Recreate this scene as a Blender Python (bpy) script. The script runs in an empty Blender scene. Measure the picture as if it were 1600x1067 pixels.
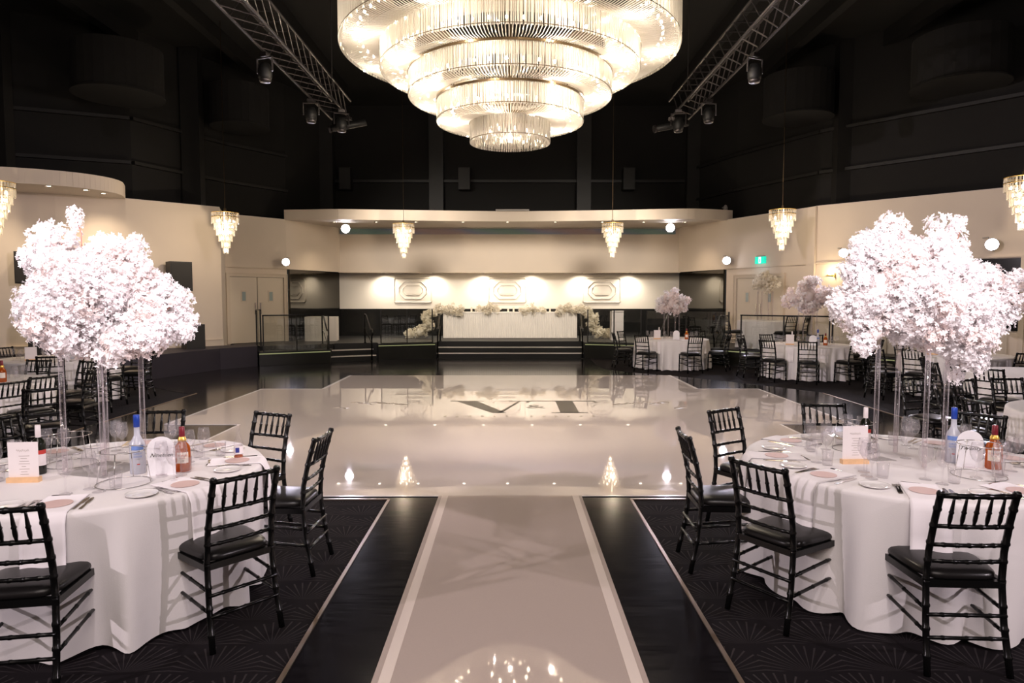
import bpy, math, random
from math import sin, cos, pi, atan2, sqrt, radians
from mathutils import Vector, Matrix
random.seed(7)
S = bpy.context.scene
COL = S.collection

# ---------------------------------------------------------------- camera, world, lights, exposure
H = 1.83
PITCH = radians(3.66)
YAW = radians(-0.16)
FPX = 1067.0
cam_d = bpy.data.cameras.new('camera'); cam = bpy.data.objects.new('camera', cam_d); COL.objects.link(cam)
cam_d.sensor_width = 36; cam_d.lens = 36 * FPX / 1600
cam.location = (0, 0, H); cam.rotation_euler = (pi / 2 - PITCH, 0, YAW)
cam_d.clip_start = .05; cam_d.clip_end = 200
S.camera = cam
S.view_settings.view_transform = 'Standard'; S.view_settings.look = 'None'
S.view_settings.gamma = 1; S.view_settings.use_curve_mapping = False
S.view_settings.exposure = 0.0
S.cycles.max_bounces = 8; S.cycles.diffuse_bounces = 3; S.cycles.glossy_bounces = 4
S.cycles.transmission_bounces = 5; S.cycles.transparent_max_bounces = 24
S.cycles.sample_clamp_indirect = 6; S.cycles.caustics_reflective = False; S.cycles.caustics_refractive = False
W = bpy.data.worlds.new('world'); S.world = W; W.use_nodes = True
W.node_tree.nodes['Background'].inputs[0].default_value = (1, .9, .8, 1)
W.node_tree.nodes['Background'].inputs[1].default_value = .02

def light(name, typ, loc, energy, color=(1, 1, 1), target=None, size=.1, spot=60, blend=.5, size_y=None):
    d = bpy.data.lights.new(name, typ); d.energy = energy; d.color = color
    if typ == 'AREA':
        d.size = size
        if size_y: d.shape = 'RECTANGLE'; d.size_y = size_y
    else:
        d.shadow_soft_size = size
    if typ == 'SPOT': d.spot_size = radians(spot); d.spot_blend = blend
    o = bpy.data.objects.new(name, d); COL.objects.link(o); o.location = loc
    if target is not None:
        o.rotation_euler = (Vector(target) - Vector(loc)).to_track_quat('-Z', 'Y').to_euler()
    return o
WARM = (1, .80, .58); PINK = (1, .86, .93); COOL = (.90, .84, 1)
# room's own stage spots: two on the side walls near the entrance, crossing over the front tables
light('side_spot', 'SPOT', (8.6, -1.2, 3.7), 1300, PINK, (-3.2, 5.2, .9), .07, 46, .6)
light('side_spot', 'SPOT', (-8.6, -1.2, 3.7), 1300, PINK, (3.2, 5.6, .9), .07, 46, .6)
light('side_spot', 'SPOT', (6.8, 1.5, 4.8), 2400, PINK, (-8.2, 11, .9), .07, 44, .6)
light('side_spot', 'SPOT', (-6.8, 1.5, 4.8), 3000, PINK, (7.2, 13.5, .9), .07, 44, .6)
for tx, ty, sx_ in ((-2.5, 4.3, -.6), (2.68, 4.45, .6)):
    light('added_blossom_spot', 'SPOT', (sx_, -1.6, 4.9), 2700, (1, .92, .945), (tx, ty, 1.9), .12, 13.5, .55)  # added narrow beams that only brighten the two near blossom clouds
for tx, ty in ((-2.53, 4.22), (2.56, 4.42)):
    light('added_table_fill', 'SPOT', (tx * .45, 1.0, 7.2), 620, (1, .90, .93), (tx, ty, .76), .1, 24, .7)  # added overhead fill to lift the near tabletops, no fixture hangs there
for s_ in (-1, 1):   # beams of the truss-end fixtures washing the back wall
    light('truss_wash', 'SPOT', (s_ * 3.6, 16.4, 5.5), 1350, (1, .89, .78), (s_ * 2.2, 24, 2.1), .6, 68, 1)
light('added_rear_fill', 'AREA', (0, -2.5, 6.5), 350, (1, .86, .80), (0, 7, 0), 5)  # added warm fill from behind the camera, not a panel of the room
# chandelier's light: points among its bulbs
CX, CY = 0.0, 11.1
TIERS = [(.635, 4.29, 4.62), (1.16, 4.60, 4.93), (1.60, 4.98, 5.33), (2.03, 5.36, 5.74), (2.64, 5.69, 6.62)]
for i, (r, z0, z1) in enumerate(TIERS):
    n = (1, 5, 7, 8, 9)[i]
    for k in range(n):
        a = 2 * pi * (k + .5 * (i % 2)) / n
        rr = 0 if i == 0 else (r + TIERS[i - 1][0]) / 2
        light('chandelier_bulb_light', 'POINT', (CX + rr * cos(a), CY + rr * sin(a), z0 + .10), 46, (1, .86, .69), size=.02)

# ---------------------------------------------------------------- materials
MAT = {}
def mat(name, col=(.8, .8, .8), rough=.5, metal=0., spec=.5, emit=0., ecol=None, coat=0., trans=0., noise=None, bump=None, alpha=1.):
    m = bpy.data.materials.new(name); m.use_nodes = True
    nt = m.node_tree; b = nt.nodes['Principled BSDF']
    b.inputs['Base Color'].default_value = (*col, 1); b.inputs['Roughness'].default_value = rough
    b.inputs['Metallic'].default_value = metal; b.inputs['Specular IOR Level'].default_value = spec
    b.inputs['Coat Weight'].default_value = coat; b.inputs['Coat Roughness'].default_value = .05
    b.inputs['Transmission Weight'].default_value = trans; b.inputs['Alpha'].default_value = alpha
    if emit:
        b.inputs['Emission Color'].default_value = (*(ecol or col), 1); b.inputs['Emission Strength'].default_value = emit
    if noise:
        sc, amt = noise
        tc = nt.nodes.new('ShaderNodeTexCoord'); n = nt.nodes.new('ShaderNodeTexNoise'); n.inputs['Scale'].default_value = sc
        n.inputs['Detail'].default_value = 4
        r = nt.nodes.new('ShaderNodeMapRange'); r.inputs['To Min'].default_value = 1 - amt; r.inputs['To Max'].default_value = 1 + amt
        mx = nt.nodes.new('ShaderNodeVectorMath'); mx.operation = 'SCALE'; mx.inputs[0].default_value = col
        nt.links.new(tc.outputs['Object'], n.inputs['Vector']); nt.links.new(n.outputs['Fac'], r.inputs['Value'])
        nt.links.new(r.outputs[0], mx.inputs['Scale']); nt.links.new(mx.outputs[0], b.inputs['Base Color'])
    if bump:
        sc, st = bump
        tc = nt.nodes.new('ShaderNodeTexCoord'); n = nt.nodes.new('ShaderNodeTexNoise'); n.inputs['Scale'].default_value = sc
        bp = nt.nodes.new('ShaderNodeBump'); bp.inputs['Strength'].default_value = st; bp.inputs['Distance'].default_value = .01
        nt.links.new(tc.outputs['Object'], n.inputs['Vector']); nt.links.new(n.outputs['Fac'], bp.inputs['Height'])
        nt.links.new(bp.outputs[0], b.inputs['Normal'])
    MAT[name] = m
    return m
def mixmat(name, parts):
    """parts: list of (shader type, settings, weight) mixed in turn"""
    m = bpy.data.materials.new(name); m.use_nodes = True; nt = m.node_tree
    nt.nodes.remove(nt.nodes['Principled BSDF']); out = nt.nodes['Material Output']
    cur = None
    for typ, st, w in parts:
        s = nt.nodes.new('ShaderNodeBsdf' + typ)
        for k, v in st.items(): s.inputs[k].default_value = v
        if cur is None: cur = s.outputs[0]
        else:
            mx = nt.nodes.new('ShaderNodeMixShader')
            if w == 'thin':
                lw = nt.nodes.new('ShaderNodeLayerWeight'); lw.inputs['Blend'].default_value = .5; pw = nt.nodes.new('ShaderNodeMath'); pw.operation = 'POWER'; pw.inputs[1].default_value = 3.5; nt.links.new(lw.outputs['Facing'], pw.inputs[0]); ml = nt.nodes.new('ShaderNodeMath'); ml.operation = 'MULTIPLY_ADD'; ml.inputs[1].default_value = .45; ml.inputs[2].default_value = .04; nt.links.new(pw.outputs[0], ml.inputs[0]); nt.links.new(ml.outputs[0], mx.inputs[0])
            elif w == 'rim' or w == 'rim2':
                lw = nt.nodes.new('ShaderNodeLayerWeight'); lw.inputs['Blend'].default_value = .12 if w == 'rim' else .5
                nt.links.new(lw.outputs['Facing' if w == 'rim' else 'Fresnel'], mx.inputs[0])
            else: mx.inputs[0].default_value = w
            nt.links.new(cur, mx.inputs[1]); nt.links.new(s.outputs[0], mx.inputs[2]); cur = mx.outputs[0]
    nt.links.new(cur, out.inputs['Surface']); MAT[name] = m
    return m
BEIGE = mat('beige_wall', (.74, .64, .53), .75, noise=(1.3, .04), bump=(60, .05))
CREAM = mat('cream_wall', (.87, .81, .72), .7, noise=(1.5, .03))
TRIM = mat('beige_trim', (.70, .60, .48), .55)
DOORM = mat('door_paint', (.74, .65, .53), .5)
BLACKW = mat('black_wall', (.006, .0053, .0046), .9, noise=(.8, .3))
BLACKC = mat('black_ceiling', (.007, .0064, .0054), .85, noise=(.6, .3))
BEAM = mat('black_beam', (.007, .0062, .0055), .6)
SOFF = mat('soffit_white', (.70, .62, .54), .8)
PANELB = mat('black_panel', (.012, .012, .012), .12, noise=(2, .3))
FASC = mat('dark_fascia', (.022, .018, .030), .55, noise=(3, .25))
FASC2 = mat('stage_fascia', (.010, .010, .008), .35)
STAGEM = mat('stage_black', (.003, .003, .003), .5)
NOSE = mat('step_nosing', (.8, .72, .68), .4)
MIRR = mat('dark_mirror', (.11, .105, .095), .03, metal=1.)
WHITEF = mat('white_vinyl', (.66, .585, .56), .02, spec=.8, bump=(.7, .007))
RUNF = mat('runway_vinyl', (.60, .50, .45), .03, spec=.8, noise=(160, .04), bump=(.9, .005))
RUNB = mat('runway_border', (.82, .71, .65), .2)
EDGEW = mat('white_edge', (.85, .80, .80), .15)
METTR = mat('metal_trim', (.30, .22, .17), .3, metal=.8)
INK = mat('grey_ink', (.035, .03, .024), .3)
INKL = mat('light_ink', (.30, .25, .21), .3)
BLK = mat('black_lacquer', (.004, .004, .004), .24, spec=.35)
VINYL = mat('black_vinyl', (.009, .008, .008), .30, spec=.35, bump=(150, .05))
LINEN = mat('white_linen', (.80, .76, .75), .85, bump=(260, .12))
NAPK = mat('white_napkin', (.84, .79, .80), .85, bump=(300, .1))
PINKC = mat('pink_card', (.66, .47, .43), .6)
CARD = mat('white_card', (.82, .76, .75), .5)
ARCH = mat('arch_card', (.85, .83, .85), .3)
WOOD = mat('pale_wood', (.75, .48, .26), .5, noise=(30, .15))
STEEL = mat('cutlery_steel', (.55, .52, .50), .12, metal=1.)
CHROME = mat('chrome', (.75, .73, .72), .1, metal=1.)
CHINA = mat('white_china', (.85, .82, .80), .12, coat=.4)
BLUE = mat('blue_cap', (.015, .055, .36), .3, metal=.2)
BLUEL = mat('blue_print', (.16, .27, .62), .5)
NAVY = mat('navy_print', (.02, .03, .2), .4)
REDP = mat('red_print', (.5, .04, .03), .4)
MAROON = mat('maroon_cap', (.18, .01, .02), .35)
GOLD = mat('gold_foil', (.85, .55, .12), .3, metal=.7)
LABEL = mat('cream_label', (.82, .74, .62), .6)
BOTD = mat('dark_bottle', (.008, .01, .006), .08)
FROST = mixmat('frosted_glass', [('Diffuse', {'Color': (.72, .74, .82, 1)}, 0), ('Translucent', {'Color': (.85, .85, .92, 1)}, .45), ('Transparent', {}, .15), ('Glossy', {'Roughness': .25}, .08)])
AMBER = mixmat('amber_whisky', [('Translucent', {'Color': (.85, .30, .03, 1)}, 0), ('Diffuse', {'Color': (.45, .13, .015, 1)}, .4), ('Transparent', {'Color': (.9, .35, .05, 1)}, .25), ('Glossy', {'Roughness': .04}, .1)])
GLASS = mixmat('thin_glass', [('Transparent', {'Color': (.99, .985, .99, 1)}, 0), ('Diffuse', {'Color': (.97, .94, .96, 1)}, .03), ('Glossy', {'Roughness': .02}, 'thin')])
ACRY = mixmat('clear_acrylic', [('Transparent', {'Color': (.95, .92, .93, 1)}, 0), ('Diffuse', {'Color': (.95, .88, .90, 1)}, 'rim'), ('Glossy', {'Roughness': .03}, .08)])
PLATE = mixmat('clear_plate', [('Transparent', {'Color': (.985, .98, .98, 1)}, 0), ('Glossy', {'Roughness': .05}, .03)])
PANE = mixmat('balustrade_glass', [('Transparent', {'Color': (.955, .965, .955, 1)}, 0), ('Glossy', {'Roughness': .01, 'Color': (.8, .85, .8, 1)}, .07)])
PETAL = mixmat('white_petal', [('Diffuse', {'Color': (.97, .93, .94, 1)}, 0), ('Translucent', {'Color': (.98, .94, .94, 1)}, .4)])
PETALB = mixmat('blush_petal', [('Diffuse', {'Color': (.93, .84, .82, 1)}, 0), ('Translucent', {'Color': (.9, .76, .72, 1)}, .35)])
PETALC = mixmat('cream_petal', [('Diffuse', {'Color': (.92, .87, .76, 1)}, 0), ('Translucent', {'Color': (.92, .85, .7, 1)}, .3)])
STEM = mat('brown_stem', (.32, .15, .11), .7)
LEAFM = mat('olive_leaf', (.10, .11, .05), .6)
CRYS = mixmat('crystal', [('Translucent', {'Color': (1, .96, .9, 1)}, 0), ('Diffuse', {'Color': (.92, .87, .79, 1)}, .3), ('Transparent', {}, .55), ('Glossy', {'Roughness': .08, 'Color': (1, .95, .86, 1)}, .35)])
CHM = mat('dark_bronze', (.10, .07, .04), .3, metal=.9)
CHPL = mat('chandelier_mirror_plate', (.10, .075, .05), .5, metal=.4)
BULB = mat('lit_bulb', (1, .85, .6), emit=55, ecol=(1, .82, .58))
BULBS = mat('lit_bulb_small', (1, .85, .6), emit=20, ecol=(1, .80, .55))
DL = mat('downlight_lens', (1, .9, .7), emit=14, ecol=(1, .88, .68))
SPOTL = mat('spot_lens', (1, 1, 1), emit=30, ecol=(.97, .93, 1))
GLOW = mat('led_strip_green', (.6, .62, .3), emit=.35, ecol=(.55, .58, .28))
EXITM = mat('exit_green', (0, .5, .35), emit=1.1, ecol=(.0, .62, .42))
EXITW = mat('exit_white', (.9, .95, .95), emit=1.3, ecol=(.8, 1, .95))
GREYM = mat('grey_plastic', (.35, .33, .31), .5)
TRUSS = mat('truss_metal', (.10, .09, .09), .35, metal=.8)
SPK = mat('speaker_black', (.01, .01, .01), .5)
GRILL = mat('speaker_grille', (.022, .021, .02), .7, bump=(300, .3))
DRAPE = mat('white_drape', (.86, .82, .76), .85)
LIGHTBOX = mat('vision_glass', (.35, .42, .42), .08)

def carpet_material():
    m = bpy.data.materials.new('fan_carpet'); m.use_nodes = True; nt = m.node_tree; N = nt.nodes; L = nt.links
    b = N['Principled BSDF']; b.inputs['Roughness'].default_value = .95; b.inputs['Specular IOR Level'].default_value = .1
    tc = N.new('ShaderNodeTexCoord'); sx = N.new('ShaderNodeSeparateXYZ'); L.new(tc.outputs['Object'], sx.inputs[0])
    def M(op, a, b_=None, c=None):
        n = N.new('ShaderNodeMath'); n.operation = op
        for i, v in enumerate((a, b_, c)):
            if v is None: continue
            if hasattr(v, 'links'): L.new(v, n.inputs[i])
            else: n.inputs[i].default_value = v
        return n.outputs[0]
    cw, ch = .42, .27
    gy = M('DIVIDE', sx.outputs[1], ch); row = M('FLOOR', gy); fy = M('SUBTRACT', gy, row)
    off = M('MULTIPLY', M('MODULO', M('ABSOLUTE', row), 2.0), .5)
    gx = M('ADD', M('DIVIDE', sx.outputs[0], cw), off); fx = M('SUBTRACT', M('SUBTRACT', gx, M('FLOOR', gx)), .5)
    ang = M('ARCTAN2', M('MULTIPLY', fx, cw), M('ADD', M('MULTIPLY', fy, ch), .015))
    st = M('FRACT', M('MULTIPLY', ang, 5.2))
    line = M('LESS_THAN', M('ABSOLUTE', M('SUBTRACT', st, .5)), .10)
    rad = M('SQRT', M('ADD', M('POWER', M('MULTIPLY', fx, cw), 2.0), M('POWER', M('MULTIPLY', fy, ch), 2.0)))
    msk = M('LESS_THAN', rad, .255)
    nz = N.new('ShaderNodeTexNoise'); nz.inputs['Scale'].default_value = 220
    f = M('MULTIPLY', M('MULTIPLY', line, msk), M('ADD', nz.outputs['Fac'], .25))
    mx = N.new('ShaderNodeMixRGB'); mx.inputs[1].default_value = (.0095, .0075, .009, 1); mx.inputs[2].default_value = (.045, .038, .040, 1)
    L.new(f, mx.inputs[0]); L.new(mx.outputs[0], b.inputs['Base Color'])
    bp = N.new('ShaderNodeBump'); bp.inputs['Strength'].default_value = .3; L.new(nz.outputs['Fac'], bp.inputs['Height']); L.new(bp.outputs[0], b.inputs['Normal'])
    return m
CARPET = carpet_material()
def plank_material():
    m = mat('black_gloss_floor', (.012, .011, .012), .1, spec=.42); nt = m.node_tree; N = nt.nodes; L = nt.links; b = N['Principled BSDF']
    tc = N.new('ShaderNodeTexCoord'); mp = N.new('ShaderNodeMapping'); mp.inputs['Scale'].default_value = (1.5, 14, 1)
    nz = N.new('ShaderNodeTexNoise'); nz.inputs['Scale'].default_value = 3; nz.inputs['Detail'].default_value = 6
    L.new(tc.outputs['Object'], mp.inputs[0]); L.new(mp.outputs[0], nz.inputs['Vector'])
    r = N.new('ShaderNodeMapRange'); r.inputs['To Min'].default_value = .07; r.inputs['To Max'].default_value = .20
    L.new(nz.outputs['Fac'], r.inputs['Value']); L.new(r.outputs[0], b.inputs['Roughness'])
    rr = N.new('ShaderNodeMixRGB'); rr.inputs[1].default_value = (.004, .0035, .0045, 1); rr.inputs[2].default_value = (.012, .010, .013, 1)
    L.new(nz.outputs['Fac'], rr.inputs[0]); L.new(rr.outputs[0], b.inputs['Base Color'])
    return m
GLOSSB = plank_material()
def led_material():
    m = mat('pixel_screen', (.1, .1, .1), .4); nt = m.node_tree; N = nt.nodes; L = nt.links; b = N['Principled BSDF']
    tc = N.new('ShaderNodeTexCoord'); wv = N.new('ShaderNodeTexWave'); wv.inputs['Scale'].default_value = .3; wv.inputs['Distortion'].default_value = 2
    mp = N.new('ShaderNodeMapping'); mp.inputs['Rotation'].default_value = (0, 1.35, .1)
    cr = N.new('ShaderNodeValToRGB'); e = cr.color_ramp.elements
    e[0].color = (.20, .13, .11, 1); e[1].color = (.10, .14, .11, 1); k = cr.color_ramp.elements.new(.5); k.color = (.12, .12, .15, 1)
    L.new(tc.outputs['Object'], mp.inputs[0]); L.new(mp.outputs[0], wv.inputs[0]); L.new(wv.outputs['Fac'], cr.inputs[0])
    L.new(cr.outputs[0], b.inputs['Base Color']); L.new(cr.outputs[0], b.inputs['Emission Color']); b.inputs['Emission Strength'].default_value = .25
    return m
LEDM = led_material()

# ---------------------------------------------------------------- mesh helpers
class MB:
    def __init__(s): s.v = []; s.f = []
    def add(s, vs, fs):
        o = len(s.v); s.v += [tuple(p) for p in vs]; s.f += [tuple(i + o for i in f) for f in fs]; return s
    def box(s, x0, y0, z0, x1, y1, z1, m=None):
        vs = [(x0, y0, z0), (x1, y0, z0), (x1, y1, z0), (x0, y1, z0), (x0, y0, z1), (x1, y0, z1), (x1, y1, z1), (x0, y1, z1)]
        if m: vs = [m @ Vector(p) for p in vs]
        return s.add(vs, [(3, 2, 1, 0), (4, 5, 6, 7), (0, 1, 5, 4), (1, 2, 6, 5), (2, 3, 7, 6), (3, 0, 4, 7)])
    def bar(s, a, b, w, h):
        """box section w x h from a to b"""
        a = Vector(a); b = Vector(b); d = (b - a).normalized(); up = Vector((0, 0, 1)) if abs(d.z) < .95 else Vector((0, 1, 0))
        sd = d.cross(up).normalized() * w / 2; u = sd.cross(d).normalized() * h / 2
        vs = [p + i * sd + j * u for p in (a, b) for i, j in ((-1, -1), (1, -1), (1, 1), (-1, 1))]
        return s.add(vs, [(0, 1, 2, 3), (7, 6, 5, 4), (0, 4, 5, 1), (1, 5, 6, 2), (2, 6, 7, 3), (3, 7, 4, 0)])
    def tube(s, pts, r, n=8, cap=True, closed=False):
        pts = [Vector(p) for p in pts]; k = len(pts); rs = r if isinstance(r, (list, tuple)) else [r] * k
        o = len(s.v); prev = None
        for i, p in enumerate(pts):
            if closed: d = pts[(i + 1) % k] - pts[i - 1]
            else: d = pts[min(i + 1, k - 1)] - pts[max(i - 1, 0)]
            d = d.normalized() if d.length > 1e-9 else Vector((0, 0, 1))
            if prev is None:
                up = Vector((0, 0, 1)) if abs(d.z) < .9 else Vector((1, 0, 0)); u = d.cross(up).normalized()
            else:
                u = (prev - d * prev.dot(d)).normalized()
            prev = u; w = d.cross(u)
            for j in range(n):
                a = 2 * pi * j / n; s.v.append(tuple(p + (u * cos(a) + w * sin(a)) * rs[i]))
        for i in range(k if closed else k - 1):
            for j in range(n):
                a = o + i * n + j; b = o + i * n + (j + 1) % n; i2 = (i + 1) % k
                s.f.append((a, b, o + i2 * n + (j + 1) % n, o + i2 * n + j))
        if cap and not closed:
            s.f.append(tuple(o + j for j in range(n))[::-1]); s.f.append(tuple(o + (k - 1) * n + j for j in range(n)))
        return s
    def lathe(s, prof, n=24, c=(0, 0, 0), closed=False):
        o = len(s.v); k = len(prof)
        for r, z in prof:
            for j in range(n):
                a = 2 * pi * j / n; s.v.append((c[0] + r * cos(a), c[1] + r * sin(a), c[2] + z))
        for i in range(k - 1):
            for j in range(n):
                s.f.append((o + i * n + j, o + i * n + (j + 1) % n, o + (i + 1) * n + (j + 1) % n, o + (i + 1) * n + j))
        if closed:
            s.f.append(tuple(o + j for j in range(n))[::-1]); s.f.append(tuple(o + (k - 1) * n + j for j in range(n)))
        return s
    def prism(s, poly, z0, z1):
        n = len(poly)
        ar = sum(poly[i][0] * poly[(i + 1) % n][1] - poly[(i + 1) % n][0] * poly[i][1] for i in range(n))
        if ar < 0: poly = poly[::-1]
        return s.add([(x, y, z0) for x, y in poly] + [(x, y, z1) for x, y in poly],
                     [tuple(range(n))[::-1], tuple(range(n, 2 * n))] + [(i, (i + 1) % n, n + (i + 1) % n, n + i) for i in range(n)])
    def wall(s, a, b, z0, z1, t=.12, side=1):
        """upright slab from a to b in plan, thickness t away from the room"""
        a = Vector((a[0], a[1])); b = Vector((b[0], b[1])); d = (b - a).normalized(); n = Vector((-d.y, d.x)) * side * t
        return s.prism([tuple(a), tuple(b), tuple(b + n), tuple(a + n)], z0, z1)
    def mesh(s, name, m, smooth=False):
        me = bpy.data.meshes.new(name); me.from_pydata(s.v, [], s.f)
        if m: me.materials.append(m)
        if smooth: me.polygons.foreach_set('use_smooth', [True] * len(me.polygons))
        me.update(); return me
    def build(s, name, m, parent=None, smooth=False, loc=None, rz=0):
        return obj(name, s.mesh(name, m, smooth), parent, loc, rz)
def obj(name, me, parent=None, loc=None, rz=0):
    o = bpy.data.objects.new(name, me); COL.objects.link(o)
    if parent: o.parent = parent
    if loc is not None: o.location = loc
    if rz: o.rotation_euler = (0, 0, rz)
    return o
def thing(name, label, cat, loc=(0, 0, 0), rz=0, group=None):
    o = bpy.data.objects.new(name, None); COL.objects.link(o); o.location = loc; o.rotation_euler = (0, 0, rz); o.empty_display_size = .1
    return tag(o, label, cat, group)
def tag(o, label, cat, group=None):
    o['label'] = label; o['category'] = cat
    if group: o['group'] = group
    return o
def struct(o): o['kind'] = 'structure'; return o
def stuff(o): o['kind'] = 'stuff'; return o
KIDS = {}
def template(root, kids): KIDS[root.name] = kids; return root
def dup(root, loc, rz, label, group=None, scale=None):
    r = root.copy(); COL.objects.link(r); r.location = loc; r.rotation_euler = (0, 0, rz); r['label'] = label
    if group: r['group'] = group
    if scale: r.scale = (scale,) * 3
    def rec(src, dst):
        for ch in list(src.children):
            c = ch.copy(); COL.objects.link(c); c.parent = dst
            rec(ch, c)
    rec(root, r)
    return r
def text_mesh(body, size, m, shear=0., depth=.0006, width=None, space=1.):
    cu = bpy.data.curves.new('lettering', 'FONT'); cu.body = body; cu.size = size; cu.shear = shear; cu.extrude = depth
    cu.align_x = 'CENTER'; cu.align_y = 'CENTER'; cu.space_character = space; cu.resolution_u = 2
    t = bpy.data.objects.new('lettering', cu); COL.objects.link(t)
    bpy.context.view_layer.update()
    me = bpy.data.meshes.new_from_object(t.evaluated_get(bpy.context.evaluated_depsgraph_get()))
    bpy.data.objects.remove(t); bpy.data.curves.remove(cu)
    me.materials.clear(); me.materials.append(m); me.name = 'lettering'
    if width:
        xs = [v.co.x for v in me.vertices]; k = width / (max(xs) - min(xs))
        for v in me.vertices: v.co.x *= k
    return me
def G(px, py, z=0.):
    """the point of the room at height z seen at a pixel of the photograph (used once, to read real positions)"""
    d = cam.matrix_basis.to_3x3() @ Vector(((px - 800) / FPX, -(py - 533.5) / FPX, -1)); t = (z - H) / d.z
    return (d.x * t, d.y * t)
bpy.context.view_layer.update()
def face(fx, fy): return atan2(-fx, fy)

# ---------------------------------------------------------------- floor
fl = MB(); fl.box(-18, -8, -.12, 18, 26.5, 0); struct(fl.build('floor', CARPET))
gp = [(-6, 6.1), (-1.1, 6.1), (-1.1, -4), (1.1, -4), (1.1, 6.1), (6, 6.1), (6, 13.1), (5.6, 13.7), (4.7, 14.9), (3.7, 16.0), (2.9, 16.7), (2.45, 17.4), (2.35, 18.5), (2.4, 20.7),
      (-6.5, 20.7), (-9.2, 15.0), (-8.4, 14.3), (-7.2, 13.8), (-6, 12.8)]
g1 = MB(); g1.prism(gp, 0, .004); o = struct(g1.build('trim_1', GLOSSB)); o.name = 'floor_black_border'
wf = MB()
for x0, x1, y0, y1 in ((-3.9, 3.9, 6.2, 9.75), (-4.97, 4.97, 9.75, 13.6), (-3.75, 3.75, 13.6, 16.0)): wf.box(x0, y0, .004, x1, y1, .009)
o = struct(wf.build('floor_white_dance_area', WHITEF))
rw = MB(); rw.box(-.66, -4, .004, .66, 6.2, .009); struct(rw.build('floor_white_runway', RUNF))
for s in (-1, 1):
    b = MB(); b.box(s * .60 - .028 * 1, -4, .009, s * .60 + .03, 6.2, .0105); struct(b.build('trim_1', RUNB))
    b = MB(); b.box(s * 1.1 - .012, -4, .0, s * 1.1 + .012, 6.1, .010); struct(b.build('trim_2', METTR))
    b = MB(); b.box(s * 6.0 - .012, 6.1, .0, s * 6.0 + .012, 13.0, .010); struct(b.build('trim_3', METTR))
    b = MB(); x0, x1 = sorted((s * 1.1, s * 6)); b.box(x0, 6.085, 0, x1, 6.11, .010); struct(b.build('trim_4', METTR))
    x0, x1 = sorted((s * .66, s * 3.9)); b = MB(); b.box(x0, 6.17, .009, x1, 6.20, .011)
    b.box(s * 3.9 - .015, 6.2, .009, s * 3.9 + .015, 9.75, .011)
    x0, x1 = sorted((s * 3.9, s * 4.97)); b.box(x0, 9.75, .009, x1, 9.78, .011)
    b.box(s * 4.97 - .02, 9.75, .009, s * 4.97 + .02, 13.6, .011)
    x0, x1 = sorted((s * 3.75, s * 4.97)); b.box(x0, 13.57, .009, x1, 13.61, .011)
    b.box(s * 3.75 - .03, 13.6, .009, s * 3.75 + .03, 16, .011); struct(b.build('trim_5', EDGEW))
# monogram printed on the dance floor
mono = thing('floor_monogram', 'large grey serif V and T letters printed on the white dance floor', 'lettering', (0, 11.35, .009))
def flat(polys, m, name, par, z=0, t=.0012):
    b = MB()
    for p in polys: b.prism(p, z, z + t)
    return b.build(name, m, par)
yt, yb = .62, -.62
flat([[(-.95, yt), (-.58, yt), (-.06, yb), (-.28, yb)], [(-1.05, yt + .02), (-.46, yt + .02), (-.46, yt - .03), (-1.05, yt - .03)],
      [(-.13, yb + .02), (-.20, yb), (.14, yt - .02), (.19, yt - .02)], [(-.02, yt + .02), (.33, yt + .02), (.33, yt - .03), (-.02, yt - .03)]], INK, 'letter_v', mono)
flat([[(.80, yt), (1.10, yt), (1.10, yb), (.80, yb)], [(.30, yt + .04), (1.50, yt + .04), (1.50, yt - .03), (.30, yt - .03)],
      [(.30, yt), (.36, yt), (.33, yt - .16), (.27, yt - .2)], [(1.44, yt), (1.50, yt), (1.53, yt - .2), (1.47, yt - .16)],
      [(.66, yb + .05), (1.24, yb + .05), (1.24, yb), (.66, yb)]], INK, 'letter_t', mono)
me = text_mesh('&', .52, INK); obj('ampersand', me, mono, (.42, 0.0, .001))
b = MB()
for i in range(13):
    x = -1.0 + i * .19
    if i != 6: b.box(x - .02, -.97, 0, x + .02, -.87, .001); 
stuff(b.build('small_lettering', INKL, mono))
for sx in (-1, 1):
    rnd = random.Random(5)
    fp = thing('floral_print', ('left' if sx < 0 else 'right') + ' pale floral sprig printed beside the floor monogram', 'print', (0, 11.4, .009))
    for k in range(7):
        x = sx * (1.75 + k * .16); y = .1 + rnd.uniform(-.35, .3)
        MB().tube([(x, y, .001), (x + sx * .12, y + .1, .001), (x + sx * .22, y + .04, .001)], .006, 4).prism([(x, y), (x + .07, y + .06), (x + .16 * sx, y + .02), (x + .06, y - .04)], 0, .001).build('printed_leaf', INKL, fp)

# ---------------------------------------------------------------- walls
ZW = 4.24; ZT = 2.72
WL = [(-17.5, -7), (-17.5, 13), (-11.6, 15.6), (-10.6, 16.1), (-9.4, 16.9), (-7.78, 18.5)]
def upright(name, a, b, z0, z1, m, t=.12, side=1):
    return struct(MB().wall(a, b, z0, z1, t, side).build(name, m))
upright('wall_left', WL[0], WL[1], 0, ZW, BEIGE); upright('wall_left', WL[1], WL[2], 0, ZW, BEIGE)
upright('wall_left', WL[2], WL[3], 0, ZW, BEIGE); upright('wall_left', WL[3], WL[4], 0, ZW, BEIGE)
upright('wall_left', WL[4], WL[5], 0, ZW, BEIGE)
upright('wall_left', (-7.78, 18.5), (-8.25, 19.9), 0, ZW, BEIGE)
A, B, C = (-8.3, 19.9), (-6.96, 21.4), (-5.9, 23.8)
upright('wall_left', A, B, 0, ZW, BEIGE)
upright('wall_left', B, C, ZT, ZW, BEIGE, .12)
C2, B2, A2 = (5.85, 23.8), (6.76, 21.4), (8.06, 18.5)
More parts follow.
